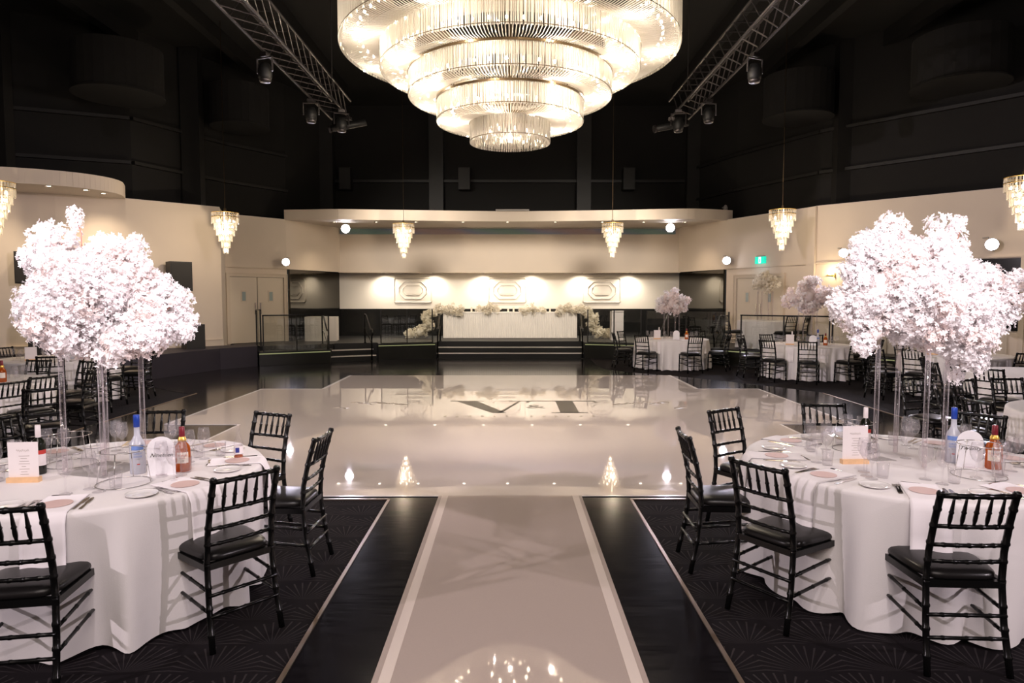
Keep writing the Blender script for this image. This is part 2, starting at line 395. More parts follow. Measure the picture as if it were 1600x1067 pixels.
upright('wall_back', C, C2, ZT, ZW, BEIGE, .5)
upright('wall_right', C2, B2, ZT, ZW, BEIGE, .12)
upright('wall_right', B2, A2, 0, ZW, BEIGE)
WR = [(8.1, 18.25), (11.2, 14.9), (14.5, 12), (17.5, 10), (17.5, -7)]
upright('wall_right', A2, WR[0], 0, ZW, BEIGE)
for i in range(4): upright('wall_right', WR[i], WR[i + 1], 0, ZW, BEIGE)
upright('wall_rear', (17.5, -7), (-17.5, -7), 0, 8.6, BEIGE)
# lower back wall in cream, black wainscot below it
struct(MB().box(-6.2, 24.4, 1.44, 6.1, 24.5, ZT).build('wall_back', CREAM))
struct(MB().box(-7.2, 24.38, .0, 7.2, 24.5, 1.44).build('wall_back', PANELB))
# dark mirrors either side and the black panelling below them
def mirror(a, b, cat_side):
    b1 = MB().wall(a, b, 1.47, ZT, .05); o = b1.build('wall_mirror', MIRR); tag(o, 'dark tinted wall mirror beside the stage, ' + cat_side, 'mirror')
    struct(MB().wall(a, b, 0, 1.46, .06).build('wall_' + ('left' if a[0] < 0 else 'right'), PANELB))
    struct(MB().wall(a, b, 1.44, 1.475, .1).build('trim_6', BLK))
mirror((-6.9, 21.5), (-6.05, 24.3), 'left side'); mirror((6.0, 24.3), (6.7, 21.5), 'right side')
# trim line under the upper walls
def trimline(a, b, z, h=.035, t=.05, m=TRIM):
    return struct(MB().wall(a, b, z, z + h, t, -1).build('trim_7', m))
trimline(A, B, ZT); trimline(B2, A2, ZT); trimline(WR[0], WR[1], ZT); trimline(WR[1], WR[2], ZT)
struct(MB().box(-5.95, 23.76, ZT - .02, 5.9, 24.4, ZT + .01).build('trim_7', TRIM))
# wall tops
def cap(a, b): struct(MB().wall(a, b, ZW, ZW + .02, .22).build('trim_8', SOFF))
for a, b in ((WL[3], WL[4]), (WL[4], WL[5]), (A, B), (B2, A2), (WR[0], WR[1]), (WR[1], WR[2])): cap(a, b)
for a, b in ((WL[2], WL[3]), (WL[3], WL[4]), (WL[4], WL[5])):
    struct(MB().wall(a, b, .54, .70, .03, -1).build('baseboard_left', TRIM)); struct(MB().wall(a, b, .70, .72, .045, -1).build('baseboard_left', TRIM))
# curved bulkheads
def bulkhead(pts, back, name):
    poly = pts + back
    struct(MB().prism(poly, ZW, ZW + .30).build(name, SOFF))
    f = MB()
    for a, b_ in zip(pts, pts[1:]): f.wall(a, b_, ZW - .01, ZW + .31, .02, -1)
    struct(f.build(name, BEIGE))
def smooth_pts(P, n=6):
    out = []
    for i in range(len(P) - 1):
        p0 = Vector(P[max(i - 1, 0)]); p1 = Vector(P[i]); p2 = Vector(P[i + 1]); p3 = Vector(P[min(i + 2, len(P) - 1)])
        for k in range(n):
            t = k / n; q = .5 * ((2 * p1) + (-p0 + p2) * t + (2 * p0 - 5 * p1 + 4 * p2 - p3) * t * t + (-p0 + 3 * p1 - 3 * p2 + p3) * t ** 3); out.append(tuple(q))
    out.append(tuple(P[-1])); return out
bulkhead(smooth_pts([(-16.5, 12.6), (-13.5, 13.25), (-12.0, 13.8), (-10.8, 14.35), (-10.1, 14.65), (-9.5, 15.05), (-9.15, 15.6), (-9.12, 16.2), (-9.42, 16.9)]),
         [(-10.6, 16.3), (-11.6, 15.8), (-17.4, 13.2)], 'ceiling_bulkhead_left')
bulkhead([(-7.0, 21.4), (-5.27, 21.2)] + smooth_pts([(-5.27, 21.2), (-2.7, 21.5), (0, 21.72), (2.7, 21.5), (5.1, 21.1), (6.0, 21.15), (6.93, 21.5)], 4)[1:],
         [(6.9, 22.2), (5.95, 24.2), (-6.0, 24.2)], 'ceiling_bulkhead_back')
struct(MB().box(-.45, 21.62, 4.55, .6, 21.8, 4.60).build('trim_9', GREYM))
# black upper walls, ceiling, beams
ZC = 8.6
UW = [(-17.9, -7), (-17.9, 13.6), (-12, 16.6), (-9.6, 17.6), (-8.4, 20.4), (-7.2, 22.2), (-6.4, 24.6), (6.4, 24.6), (7.2, 22.0), (8.5, 18.9), (11.6, 15.3), (17.9, 10.6), (17.9, -7)]
for i in range(len(UW) - 1):
    nm = 'wall_left' if i < 6 else ('wall_back' if i == 6 else 'wall_right')
    upright(nm, UW[i], UW[i + 1], 4.1, ZC, BLACKW, .15)
struct(MB().box(-18.2, -7.2, ZC, 18.2, 25, ZC + .15).build('ceiling', BLACKC))
struct(MB().box(-18, -7, 8.2, 18, 25, 8.2 + .001).v and MB().box(-.1, -7, ZC - .02, .1, 24, ZC).build('trim_10', BEAM))
for s in (-1, 1):
    for x, w, h in ((5.3, .22, .35), (7.4, .22, .35), (9.6, .25, .4), (12.2, .45, .9)):
        struct(MB().box(s * x - w / 2, -6.9, ZC - h, s * x + w / 2, 23.5 - (x - 4) * .9, ZC).build('trim_10', BEAM))
def pilaster(a, w, d, zt=ZC, z0=4.1):
    struct(MB().box(a[0] - w / 2, a[1] - d, z0, a[0] + w / 2, a[1], zt).build('trim_11', BEAM))
for p in ((-12.0, 16.5), (-8.7, 19.2), (-6.4, 24.3), (-2.6, 24.6), (2.6, 24.6), (6.4, 24.3), (8.9, 18.6), (11.7, 15.2)): pilaster(p, .5, .3)
for i in (1, 2, 3, 4, 7, 8, 9, 10):
    a, b = UW[i], UW[i + 1]
    for z in (5.2, 6.3): struct(MB().wall(a, b, z, z + .08, .12, -1).build('trim_12', BEAM))
struct(MB().box(-6.3, 24.45, 5.9, 6.3, 24.6, 6.0).build('trim_12', BEAM))
for (x, y, r) in ((-9.3, 16.6, 1.0), (-7.6, 19.6, .8), (7.7, 18.6, .9), (10.2, 15.8, 1.0), (13.6, 13.6, 1.1)):
    struct(MB().lathe([(0, 0), (r, 0), (r, .04), (r * .98, .05), (r * .98, 1.1)], 28, (x, y, ZC - 2.0)).build('ceiling_drum', BLACKW))
# raised decks
def deck(name, poly, z, m=STAGEM): return struct(MB().prism(poly, 0, z).build(name, m))
deck('floor_left_platform', [(-17.4, 9), (-12.5, 10.6), (-9.9, 13.2), (-8.15, 14.9), (-7.4, 17.4), (-6.75, 18.2), (-7.2, 19.3), (-7.78, 18.5), (-9.4, 16.9), (-11.6, 15.6), (-17.4, 13)], .54, FASC)
STZ = .48
deck('floor_stage', [(-6.75, 19.2), (-5.2, 20.0), (-5.2, 20.2), (-4.0, 20.55), (-3.86, 20.0), (-2.25, 20.6), (-2.25, 21.2), (2.25, 21.2), (2.25, 20.6), (3.9, 20.0), (5.0, 19.9), (6.7, 20.9), (6.9, 21.5), (6.0, 24.4), (-6.0, 24.4), (-6.9, 21.5), (-8.2, 20.0), (-7.4, 19.0)], STZ)
deck('floor_left_ledge', [(-6.7, 18.2), (-5.05, 19.15), (-5.2, 20.0), (-6.75, 19.25), (-7.0, 18.9)], .36)
RD = [(3.9, 20.0), (5.0, 19.35), (6.1, 18.1), (7.9, 16.75), (10.0, 14.2), (14.2, 10.9), (17.3, 9.6)]
deck('floor_right_platform', RD + [(17.4, 10), (11.2, 14.9), (8.1, 18.3), (6.8, 21.3), (5.0, 20.0)], .45)
def glow(a, b, z):
    struct(MB().wall(a, b, z - .03, z - .005, .012, -1).build('trim_13', GLOW))
    struct(MB().wall(a, b, z, z + .04, .06, -1).build('trim_14', STAGEM))
    struct(MB().wall(a, b, .02, z - .035, .01, -1).build('trim_15', FASC2))
glow((-6.7, 18.2), (-5.05, 19.15), .345); glow((-3.86, 20.0), (-2.27, 20.6), .44); glow((2.27, 20.6), (3.9, 20.0), .44)
for i in range(5): glow(RD[i], RD[i + 1], .41)
# flights of steps
def steps(name, a, b, label, top, n=3, tread=.3):
    t = thing(name, label, 'steps')
    a = Vector(a); b = Vector(b); d = (b - a).normalized(); nrm = Vector((-d.y, d.x))
    for i in range(n - 1):
        p = a + nrm * tread * i; q = b + nrm * tread * i
        e = nrm * (tread * (n - 1 - i) + .02)
        z0, z1 = top / n * i, top / n * (i + 1)
        MB().prism([tuple(p), tuple(q), tuple(q + e), tuple(p + e)], z0, z1).build('step', STAGEM, t)
        u = -nrm * .012
        MB().prism([tuple(p + u), tuple(q + u), tuple(q + nrm * .035), tuple(p + nrm * .035)], z1 - .022, z1 + .008).build('nosing', NOSE, t)
    return t
steps('stage_steps', (-2.22, 20.62), (2.22, 20.62), 'wide black central steps with pale nosings up to the stage', STZ)
steps('side_steps', (-5.1, 19.35), (-3.92, 19.93), 'short black steps with pale nosings left of the stage centre', STZ)
# left and right double doors
def door(n, a, b, z0, zt, frac0, frac1, side):
    a = Vector(a); b = Vector(b); d = (b - a).normalized(); nrm = Vector((d.y, -d.x))
    L = (b - a).length; rz = atan2(d.y, d.x); p = a + d * L * frac0; w = L * (frac1 - frac0)
    r = bpy.data.objects.new('door_%d' % n, None); COL.objects.link(r); r.location = (p.x, p.y, z0); r.rotation_euler = (0, 0, rz); struct(r)
    h = zt - z0
    # local: x along wall, -y into the room
    MB().box(-.09, -.07, 0, 0, 0, h + .09).box(w, -.07, 0, w + .09, 0, h + .09).box(0, -.07, h, w, 0, h + .09).box(-.11, -.09, 0, -.09, 0, h + .11).box(w + .09, -.09, 0, w + .11, 0, h + .11).box(-.09, -.09, h + .09, w + .09, 0, h + .11).build('frame', TRIM, r)
    MB().box(0, -.003, 0, w, 0, h).build('gap_shade', BLK, r)  # black sheet standing in for the shade in the gaps around the leaves
    for k in range(2):
        x0 = k * w / 2 + .012; x1 = (k + 1) * w / 2 - .012
        lf = MB().box(x0, -.035, .01, x1, -.004, h - .006).build('door_leaf', DOORM, r)
        xm = (x0 + x1) / 2
        MB().box(xm - .09, -.043, h - .75, xm + .09, -.036, h - .4).build('vision_frame', TRIM, lf)
        MB().box(xm - .055, -.047, h - .71, xm + .055, -.044, h - .44).build('vision_panel', LIGHTBOX, lf)
        xh = x1 - .09 if k == 0 else x0 + .05
        MB().box(xh, -.05, .85, xh + .045, -.036, 1.2).build('push_plate', STEEL, lf)
    return r
door(1, A, B, STZ, 2.45, .07, .93, 'left'); door(2, B2, A2, .45, 2.42, .16, .72, 'right')
# right wall: dark windows and pale pilasters under the trim
dW = Vector((WR[1][0] - WR[0][0], WR[1][1] - WR[0][1])).normalized(); nW = Vector((dW.y, -dW.x))
def onright(t): return (WR[0][0] + dW.x * t, WR[0][1] + dW.y * t)
for k, (t0, t1) in enumerate(((.95, 1.75), (3.7, 4.5))):
    r = struct(MB().wall(onright(t0), onright(t1), 1.1, ZT - .02, .03, -1).build('window_%d' % (k + 1), PANELB))
    struct(MB().wall(onright(t0 - .1), onright(t0), .45, ZT, .05, -1).build('trim_16', TRIM)); struct(MB().wall(onright(t1), onright(t1 + .1), .45, ZT, .05, -1).build('trim_16', TRIM))
struct(MB().wall((8.02, 18.45), (8.12, 18.2), .45, ZW, .07, -1).build('trim_16', BEIGE))
# moulded panels on the lower back wall
for k, x in enumerate((-3.46, -.1, 3.27)):
    t = thing('wall_moulding', ('left', 'middle', 'right')[k] + ' cream moulded octagon panel on the wall behind the stage table', 'wall panel', (x, 24.4, 2.1))
    def frame(w, h, c, r, par=t, nm='moulding'):
        P = [(-w, -h + c), (-w + c, -h), (w - c, -h), (w, -h + c), (w, h - c), (w - c, h), (-w + c, h), (-w, h - c)]
        MB().tube([(p[0], -.015, p[1]) for p in P], r, 6, closed=True).build(nm, CREAM, par)
    frame(.67, .43, .05, .022); frame(.5, .3, .2, .018); frame(.36, .17, .12, .014)
    MB().box(-.3, -.02, -.13, .3, 0, .13).build('raised_field', CREAM, t)
# LED ribbon under the back bulkhead
tag(MB().box(-5.85, 23.7, 4.02, 5.7, 23.79, 4.2).build('pixel_screen_strip', LEDM), 'long thin dim rainbow pixel strip under the back bulkhead', 'screen')

# ---------------------------------------------------------------- downlights and spots
def place_words(k, n): return ['first', 'second', 'third', 'fourth', 'fifth', 'sixth', 'seventh', 'eighth', 'ninth'][k]
dlm_ring = MB().lathe([(.045, -.004), (.075, -.012), (.08, 0)], 20).mesh('ring', CHROME, True)
dlm_lens = MB().lathe([(.0, -.002), (.05, -.002), (.05, 0)], 20).mesh('lens', DL)
def downlight(x, y, z, label, grp):
    t = thing('downlight', label, 'ceiling light', (x, y, z), 0, grp); obj('ring', dlm_ring, t); obj('lens', dlm_lens, t)
for k, px in enumerate((525, 590, 651, 724, 793, 867, 940, 1004, 1068)):
    y = 21.95; x = (px - 797) * y / FPX
    downlight(x, y, ZW, place_words(k, 9) + ' round downlight from the left under the back bulkhead', 'downlights under the back bulkhead')
    if k % 2 == 0: light('downlight_beam', 'SPOT', (x, y, ZW - .03), 110, WARM, (x, y, 0), .05, 110, 1)
for k, x in enumerate((-4.42, -2.68, -.95, .78, 2.5, 4.2)):
    downlight(x, 24.05, ZT - .02, place_words(k, 6) + ' wall washer light from the left above the stage back wall', 'wall washers behind the stage')
    light('wash_beam', 'SPOT', (x, 24.05, ZT - .05), 95, (1, .88, .72), (x, 24.4, .6), .05, 150, 1)
for k, (x, y) in enumerate(((-11.2, 14.75), (-9.96, 14.95), (-9.5, 15.5), (-9.4, 16.0))):
    downlight(x, y, ZW, place_words(k, 4) + ' round downlight from the left under the curved left bulkhead', 'downlights under the left bulkhead')
    light('downlight_beam', 'SPOT', (x, y, ZW - .03), 90, WARM, (x - .3, y + .5, 0), .05, 120, 1)
def par_can(x, y, z, r, tgt, label, e=420):
    t = thing('spotlight', label, 'spotlight', (x, y, z)); d = (Vector(tgt) - Vector((x, y, z))).normalized(); q = d.to_track_quat('Z', 'Y').to_matrix().to_4x4()
    def tr(b): b.v = [tuple(q @ Vector(p)) for p in b.v]; return b
    tr(MB().lathe([(0, -.30), (r * .6, -.28), (r * .95, -.08), (r, 0), (r * .92, 0), (r * .85, -.06)], 20)).build('housing', GREYM, t, True)
    tr(MB().lathe([(0, .0), (r * .88, -.01), (r * .88, -.03)], 20)).build('lens', SPOTL, t)
    MB().tube([(0, 0, 0), (0, .12, r * 1.2), (0, .3, r * 1.2)], .012, 6).build('bracket', GREYM, t)
    light('spot_beam', 'SPOT', Vector((x, y, z)) + d * .05, e, COOL, tgt, .06, 60, .8)
par_can(-5.3, 22.2, 4.05, .15, (-2, 6, 1), 'glowing white spotlight under the back bulkhead, left end')
par_can(5.17, 22.2, 4.08, .15, (2, 6, 1), 'glowing white spotlight under the back bulkhead, right end')
par_can(-6.85, 21.0, 2.92, .12, (-1, 5, 1.2), 'glowing white spotlight above the left dark mirror')
par_can(6.66, 21.1, 2.97, .13, (1, 5, 1.2), 'glowing white spotlight left of the green exit sign')
par_can(8.5, 17.5, 2.97, .12, (2, 5, 1.2), 'glowing white spotlight right of the green exit sign')
par_can(10.6, 15.1, 3.0, .14, (2, 5, 1.2), 'large glowing white spotlight behind the big right flowers')

# ---------------------------------------------------------------- the great chandelier
ch = thing('crystal_chandelier', 'huge round tiered crystal chandelier hanging over the dance floor', 'chandelier', (CX, CY, 0))
prev = 0
for i, (r, z0, z1) in enumerate(TIERS):
    b = MB()
    spacing = .030 if i < 4 else .034
    for rr, dz0, dz1, n in ((r, 0, 0, int(2 * pi * r / spacing)), (r - .07, -.0, .0, int(2 * pi * r / (spacing * 1.6)))):
        hh = .0 if rr == r else .03
        for k in range(n):
            a = 2 * pi * (k + random.uniform(-.15, .15)) / n; x, y = rr * cos(a), rr * sin(a)
            b.tube([(x, y, z0 + hh), (x, y, z1)], .0075, 4, False)
    if i == 4:
        pass
    stuff(b.build('crystal_rods', CRYS, ch))
    # sloping underside rods from this tier in to the next one
    b = MB(); r0 = prev if i else 0.0
    n = int(2 * pi * r / .05)
    if i:
        for k in range(n):
            a = 2 * pi * k / n
            b.tube([(r * .985 * cos(a), r * .985 * sin(a), z0 + .02), ((r + r0) / 2 * cos(a), (r + r0) / 2 * sin(a), z0 - .02), ((r0 + .02) * cos(a), (r0 + .02) * sin(a), z0 + .0)], .008, 4, False)
    else:
        for q in range(5):
            nn = 10 + q * 12
            for k in range(nn):
                a = 2 * pi * k / nn; rr = .03 + q * .125
                b.tube([(rr * cos(a), rr * sin(a), z0 + .02), (rr * cos(a), rr * sin(a), z0 + .2)], .008, 4, True)
    stuff(b.build('crystal_fringe', CRYS, ch))
    MB().lathe([(r - .012, z1 - .01), (r + .014, z1 - .01), (r + .014, z1 + .025), (r - .012, z1 + .025), (r - .012, z1 - .01)], 96).build('frame_ring', CHM, ch)
    MB().lathe([(r + .008, z0 + .02), (r + .012, z0 + .02), (r + .012, z0 + .03), (r + .008, z0 + .03), (r + .008, z0 + .02)], 96).build('frame_ring', CHPL, ch)
    MB().lathe([(max(0.01, r0 - .1), z1), (r - .02, z1), (r - .02, z1 + .01), (max(.01, r0 - .1), z1 + .01)], 64).build('ceiling_plate', CHPL, ch)
    prev = r
bulb = MB().lathe([(0, -.025), (.014, -.02), (.019, 0), (.013, .02), (0, .028)], 7).mesh('bulb', BULB, True)
prev = 0
for i, (r, z0, z1) in enumerate(TIERS):
    n = (8, 26, 38, 50, 64)[i]
    for k in range(n):
        a = 2 * pi * (k + .3) / n; rr = r * .5 if i == 0 else (r * .55 + prev * .45)
        obj('bulb', bulb, ch, (rr * cos(a), rr * sin(a), z0 + .17))
    prev = r
MB().tube([(0, 0, 4.7), (0, 0, ZC)], .03, 8).build('suspension_rod', CHM, ch)
for k in range(6):
    a = 2 * pi * k / 6 + .3
    MB().tube([(2.5 * cos(a), 2.5 * sin(a), 6.6), (1.2 * cos(a), 1.2 * sin(a), ZC)], .012, 6).build('cable', CHM, ch)
MB().lathe([(2.85, 7.6), (2.9, 7.6), (2.9, 7.72), (2.85, 7.72), (2.85, 7.6)], 64).build('top_hoop', CHM, ch)

# small chandeliers: six tiers of crystal drops
ST = [(.315, -.10, .0, 34), (.315, -.27, -.11, 34), (.26, -.41, -.25, 28), (.21, -.56, -.39, 24), (.16, -.70, -.54, 18), (.105, -.86, -.68, 12), (.06, -1.0, -.84, 8)]
sc0 = thing('pendant_chandelier', 'x', 'chandelier')
for j, (r, z0, z1, n) in enumerate(ST):
    b = MB()
    for k in range(n):
        a = 2 * pi * k / n; w = pi * r / n * .62
        m = Matrix.Rotation(a, 4, 'Z') @ Matrix.Translation((r, 0, 0)); b.box(-.006, -w, z0, .006, w, z1, m)
    stuff(b.build('crystal_drops', CRYS, sc0))
    MB().lathe([(r - .012, z1), (r + .01, z1), (r + .01, z1 + .012), (r - .012, z1 + .012), (r - .012, z1)], 32).build('frame_ring', GOLD if j < 2 else CHPL, sc0)
MB().lathe([(.318, -.105), (.326, -.105), (.326, -.093), (.318, -.093)], 32).build('dark_band', CHM, sc0)
for j, (r, z) in enumerate(((.2, -.19), (.16, -.33), (.12, -.47), (.09, -.62), (.05, -.77), (.03, -.92))):
    for k in range(5 if j < 3 else 3):
        a = 2 * pi * k / (5 if j < 3 else 3) + j
        MB().lathe([(0, -.04), (.018, -.03), (.026, 0), (.012, .035), (0, .04)], 8, (r * cos(a) if r > .06 else r * cos(a) * .5, r * sin(a) * (1 if r > .06 else .5), z)).build('bulb', BULBS, sc0)
MB().tube([(0, 0, 0), (0, 0, .12)], .03, 8).build('canopy_cup', CHM, sc0)
MB().tube([(0, 0, .1), (0, 0, 4.66)], .008, 6).build('chain', CHM, sc0)
SC = [((-3.2, 20.7, 4.03), 'small tiered crystal pendant over the left of the stage front'),
      ((3.08, 20.7, 4.05), 'small tiered crystal pendant over the right of the stage front'),
      ((-7.1, 17.2, 3.93), 'small tiered crystal pendant before the left double doors'),
      ((6.84, 17.3, 4.02), 'small tiered crystal pendant above the green exit sign'),
      ((-9.95, 13.4, 4.05), 'small tiered crystal pendant at the left edge under the curved bulkhead'),
      ((9.9, 13.3, 4.14), 'small tiered crystal pendant at the right edge of the room')]
for k, (p, lb) in enumerate(SC):
    if k == 0: sc0.location = p; sc0['label'] = lb; sc0['group'] = 'small pendant chandeliers'
    else: dup(sc0, p, k * .3, lb)
    light('pendant_light', 'POINT', (p[0], p[1] - .55, p[2] - .5), 62, WARM, size=.02)

# ---------------------------------------------------------------- trusses with fixtures
for s in (-1, 1):
    nm = 'left' if s < 0 else 'right'
    t = thing('lighting_truss', 'dark metal box lighting truss under the ceiling, ' + nm + ' of the chandelier', 'truss', (s * 3.95, 0, 6.0))
    X = (-.22, .22); Z = (0, .42)
    for x in X:
        for z in Z: MB().tube([(x, 7.5, z), (x, 16.3, z)], .025, 8).build('chord', TRUSS, t)
    st = .42; n = int((16.3 - 7.5) / st)
    dg = [MB().tube([(X[0], 0, 0), (X[0], st, .42)], .012, 5).mesh('brace', TRUSS), MB().tube([(X[1], 0, .42), (X[1], st, 0)], .012, 5).mesh('brace', TRUSS),
          MB().tube([(X[0], 0, 0), (X[1], st, 0)], .012, 5).mesh('brace', TRUSS), MB().tube([(X[0], 0, .42), (X[1], 0, .42)], .012, 5).mesh('brace', TRUSS)]
    for k in range(n):
        for me in dg: obj('brace', me, t, (0, 7.5 + k * st, 0))
    for y in (9, 15.5): MB().tube([(0, y, .42), (0, y, 2.6)], .012, 6).build('cable', TRUSS, t)
    for k, (dx, y, kind) in enumerate(((s * .22, 11.9, 0), (s * .22, 14.6, 1), (-s * .22, 15.4, 1), (-s * .22, 16.05, 2))):
        pos = ('nearest', 'second', 'third', 'farthest')[k]
        f = thing('stage_fixture', pos + ' black stage light hung from the ' + nm + ' truss', 'stage light', (s * 3.95 + dx, y, 5.98), random.uniform(-.5, .5))
        MB().box(-.07, -.05, -.06, .07, .05, .0).build('clamp', TRUSS, f)
        if kind == 2:
            MB().tube([(-.35, -.2, -.28), (.35, .2, -.1)], .075, 12).build('housing', SPK, f, True); MB().tube([(-.38, -.22, -.29), (-.34, -.2, -.28)], .085, 12).build('lens_ring', TRUSS, f)
            MB().tube([(0, 0, -.05), (0, 0, -.15)], .02, 6).build('yoke', TRUSS, f)
        else:
            MB().tube([(-.16, 0, -.32), (-.16, 0, -.08), (.16, 0, -.08), (.16, 0, -.32)], .018, 6).build('yoke', TRUSS, f)
            MB().lathe([(0, -.14), (.09, -.14), (.115, -.06), (.12, .06), (.08, .16), (0, .17)], 16, (0, 0, -.34)).build('head', SPK, f, True)
            MB().lathe([(.0, -.15), (.085, -.15), (.1, -.13), (.1, -.11)], 16, (0, 0, -.34)).build('lens', TRUSS, f, True)
for k, (px, py, lb) in enumerate(((115, 139, 'far left'), (438, 158, 'left of the chandelier'), (1131, 156, 'right of the chandelier'), (1485, 127, 'far right'))):
    t = 6.77 / ((465 - py) / FPX); x, y = (px - 797) / FPX * t, t
    if abs(x) < 16 and y < 24:
        g = thing('smoke_detector', 'small cream smoke detector on the black ceiling, ' + lb, 'detector', (x, y, ZC))
        MB().lathe([(0, -.07), (.06, -.065), (.08, -.03), (.08, 0)], 16).build('body', LABEL, g, True)
# dark speakers hung on the black back wall
for x, lb in ((-5.75, 'left'), (4.15, 'right'), (-1.6, 'middle left')):
    t = thing('hanging_speaker', 'black speaker high on the black back wall, ' + lb, 'speaker', (x, 24.3, 5.6))
    MB().box(-.2, -.25, 0, .2, .15, .75).build('cabinet', BEAM, t); MB().box(-.17, -.27, .03, .17, -.25, .72).build('grille', GRILL, t)
t = thing('dome_camera', 'small white dome camera at the right end of the back bulkhead', 'camera', (6.75, 21.6, 4.56))
MB().lathe([(0, 0), (.06, 0), (.07, .08), (.04, .16), (0, .18)], 14).build('dome', GREYM, t, True); MB().box(-.02, 0, .1, .02, .3, .14).build('bracket', GREYM, t)

# exit sign, sconce
d = Vector((A2[0] - B2[0], A2[1] - B2[1])).normalized(); rz = atan2(d.y, d.x)
p = Vector(B2) + d * 1.45
t = thing('exit_sign', 'lit green exit sign with running figure above the right doors', 'sign', (p.x, p.y, 2.93), rz)
MB().box(-.19, -.06, -.10, .19, 0, .10).build('case', EXITM, t)
MB().box(-.045, -.064, -.09, .045, -.061, .09).build('white_field', EXITW, t)
MB().box(-.02, -.067, -.05, .02, -.064, .03).tube([(0, -.066, .045), (0, -.066, .06)], .012, 6).tube([(-.02, -.066, -.05), (-.03, -.066, -.08)], .006, 5).tube([(.02, -.066, -.05), (.035, -.066, -.07)], .006, 5).build('running_figure', EXITM, t)
MB().box(-.16, -.05, .10, .16, 0, .13).build('bracket', GREYM, t)
light('exit_glow', 'POINT', (p.x - .25, p.y - .15, 2.7), 1.2, (.5, .8, 1), size=.1)
q = onright(.45)
t = thing('wall_sconce', 'small brass wall sconce on the pale wall right of the doors', 'wall light', (q[0], q[1], 2.42), atan2(dW.y, dW.x))
MB().box(-.11, -.05, -.012, .11, -.0, .012).build('arm', GOLD, t); MB().box(.09, -.08, -.06, .11, -.02, .06).build('plate', GOLD, t)
MB().lathe([(0, -.03), (.03, -.02), (.03, .03), (0, .04)], 10, (-.02, -.06, .04)).build('bulb', DL, t, True)
light('sconce_light', 'POINT', (q[0] - .12, q[1] - .2, 2.5), 9, (1, .75, .45), size=.04)

# loudspeakers at the left wall
def speaker(name, label, x, y, z, w, h, dpt, rz):
    t = thing(name, label, 'speaker', (x, y, z), rz)
    MB().box(-w / 2, -dpt, 0, w / 2, 0, h).build('cabinet', SPK, t); MB().box(-w / 2 + .02, -dpt - .012, .03, w / 2 - .02, -dpt, h - .03).build('grille', GRILL, t)
    MB().lathe([(.0, 0), (w * .3, .0), (w * .33, .006)], 20).v
    return t
rzl = atan2(18.5 - 16.9, 1.62)
speaker('wall_speaker', 'black wall speaker right of the big left flowers', -8.52, 17.55, 2.0, .52, .74, .35, rzl)
speaker('floor_speaker', 'black speaker cabinet standing on the left platform', -8.2, 17.5, .54, .45, .62, .4, rzl)
speaker('wall_speaker', 'black wall speaker behind the left of the big left flowers', -10.95, 15.75, 2.15, .5, .72, .3, .3)
speaker('floor_speaker', 'black speaker cabinet behind the flower posts on the left platform', -10.3, 15.4, .54, .7, .8, .5, .35)
speaker('floor_speaker', 'second black speaker cabinet, right of the first behind flower posts', -9.45, 15.75, .54, .6, .8, .5, .45)
t = thing('derby_light', 'small black faceted party light below the left wall speaker', 'stage light', (-8.42, 17.45, 1.72))
MB().lathe([(0, -.12), (.1, -.1), (.14, 0), (.1, .1), (0, .12)], 10).build('body', SPK, t); 
for k in range(6): MB().lathe([(0, -.016), (.016, 0), (0, .016)], 6, (cos(k * 1.05 + 3.5) * .12, sin(k * 1.05 + 3.5) * .12 - .02, .05 * (-1) ** k)).build('lens', CHROME, t)
MB().tube([(0, 0, .1), (.1, .15, .25)], .015, 6).build('bracket', SPK, t)

# ---------------------------------------------------------------- balustrades and handrails
def balustrade(a, b, z, h, n, label, rail=True, post=True):
    a = Vector(a); b = Vector(b); L = (b - a).length; d = (b - a) / L
    t = thing('glass_balustrade', label, 'balustrade', (a.x, a.y, z), atan2(d.y, d.x))
    for k in range(n):
        MB().box(L * k / n + .02, -.006, .02, L * (k + 1) / n - .02, .006, h).build('pane', PANE, t)
    if post:
        for k in range(n + 1): MB().box(L * k / n - .015, -.02, 0, L * k / n + .015, .02, h).build('post', BEAM, t)
    if rail: MB().box(-.02, -.025, h, L + .02, .025, h + .035).build('top_rail', BLK, t)
    MB().box(0, -.03, 0, L, .03, .02).build('base_channel', BLK, t)
balustrade((-6.62, 18.3), (-5.1, 19.18), .36, .98, 2, 'clear glass balustrade with black rail left of the side steps')
balustrade((-7.2, 19.4), (-6.85, 18.75), STZ, 1.0, 1, 'short glass balustrade before the left double doors')
balustrade((-3.8, 20.08), (-2.35, 20.64), STZ, 1.0, 2, 'glass balustrade between the side steps and central steps', rail=False)
balustrade((2.35, 20.64), (3.85, 20.08), STZ, 1.0, 2, 'glass balustrade right of the central stage steps', rail=False)
balustrade((4.0, 20.0), (5.9, 18.4), .45, 1.0, 2, 'glass balustrade behind the far round table', rail=False)
balustrade((6.15, 18.15), (7.9, 16.85), .45, .9, 2, 'glass balustrade with black rail before the right doors')
balustrade((7.95, 16.8), (10.0, 14.3), .45, .9, 2, 'glass balustrade with black rail at the right wall')
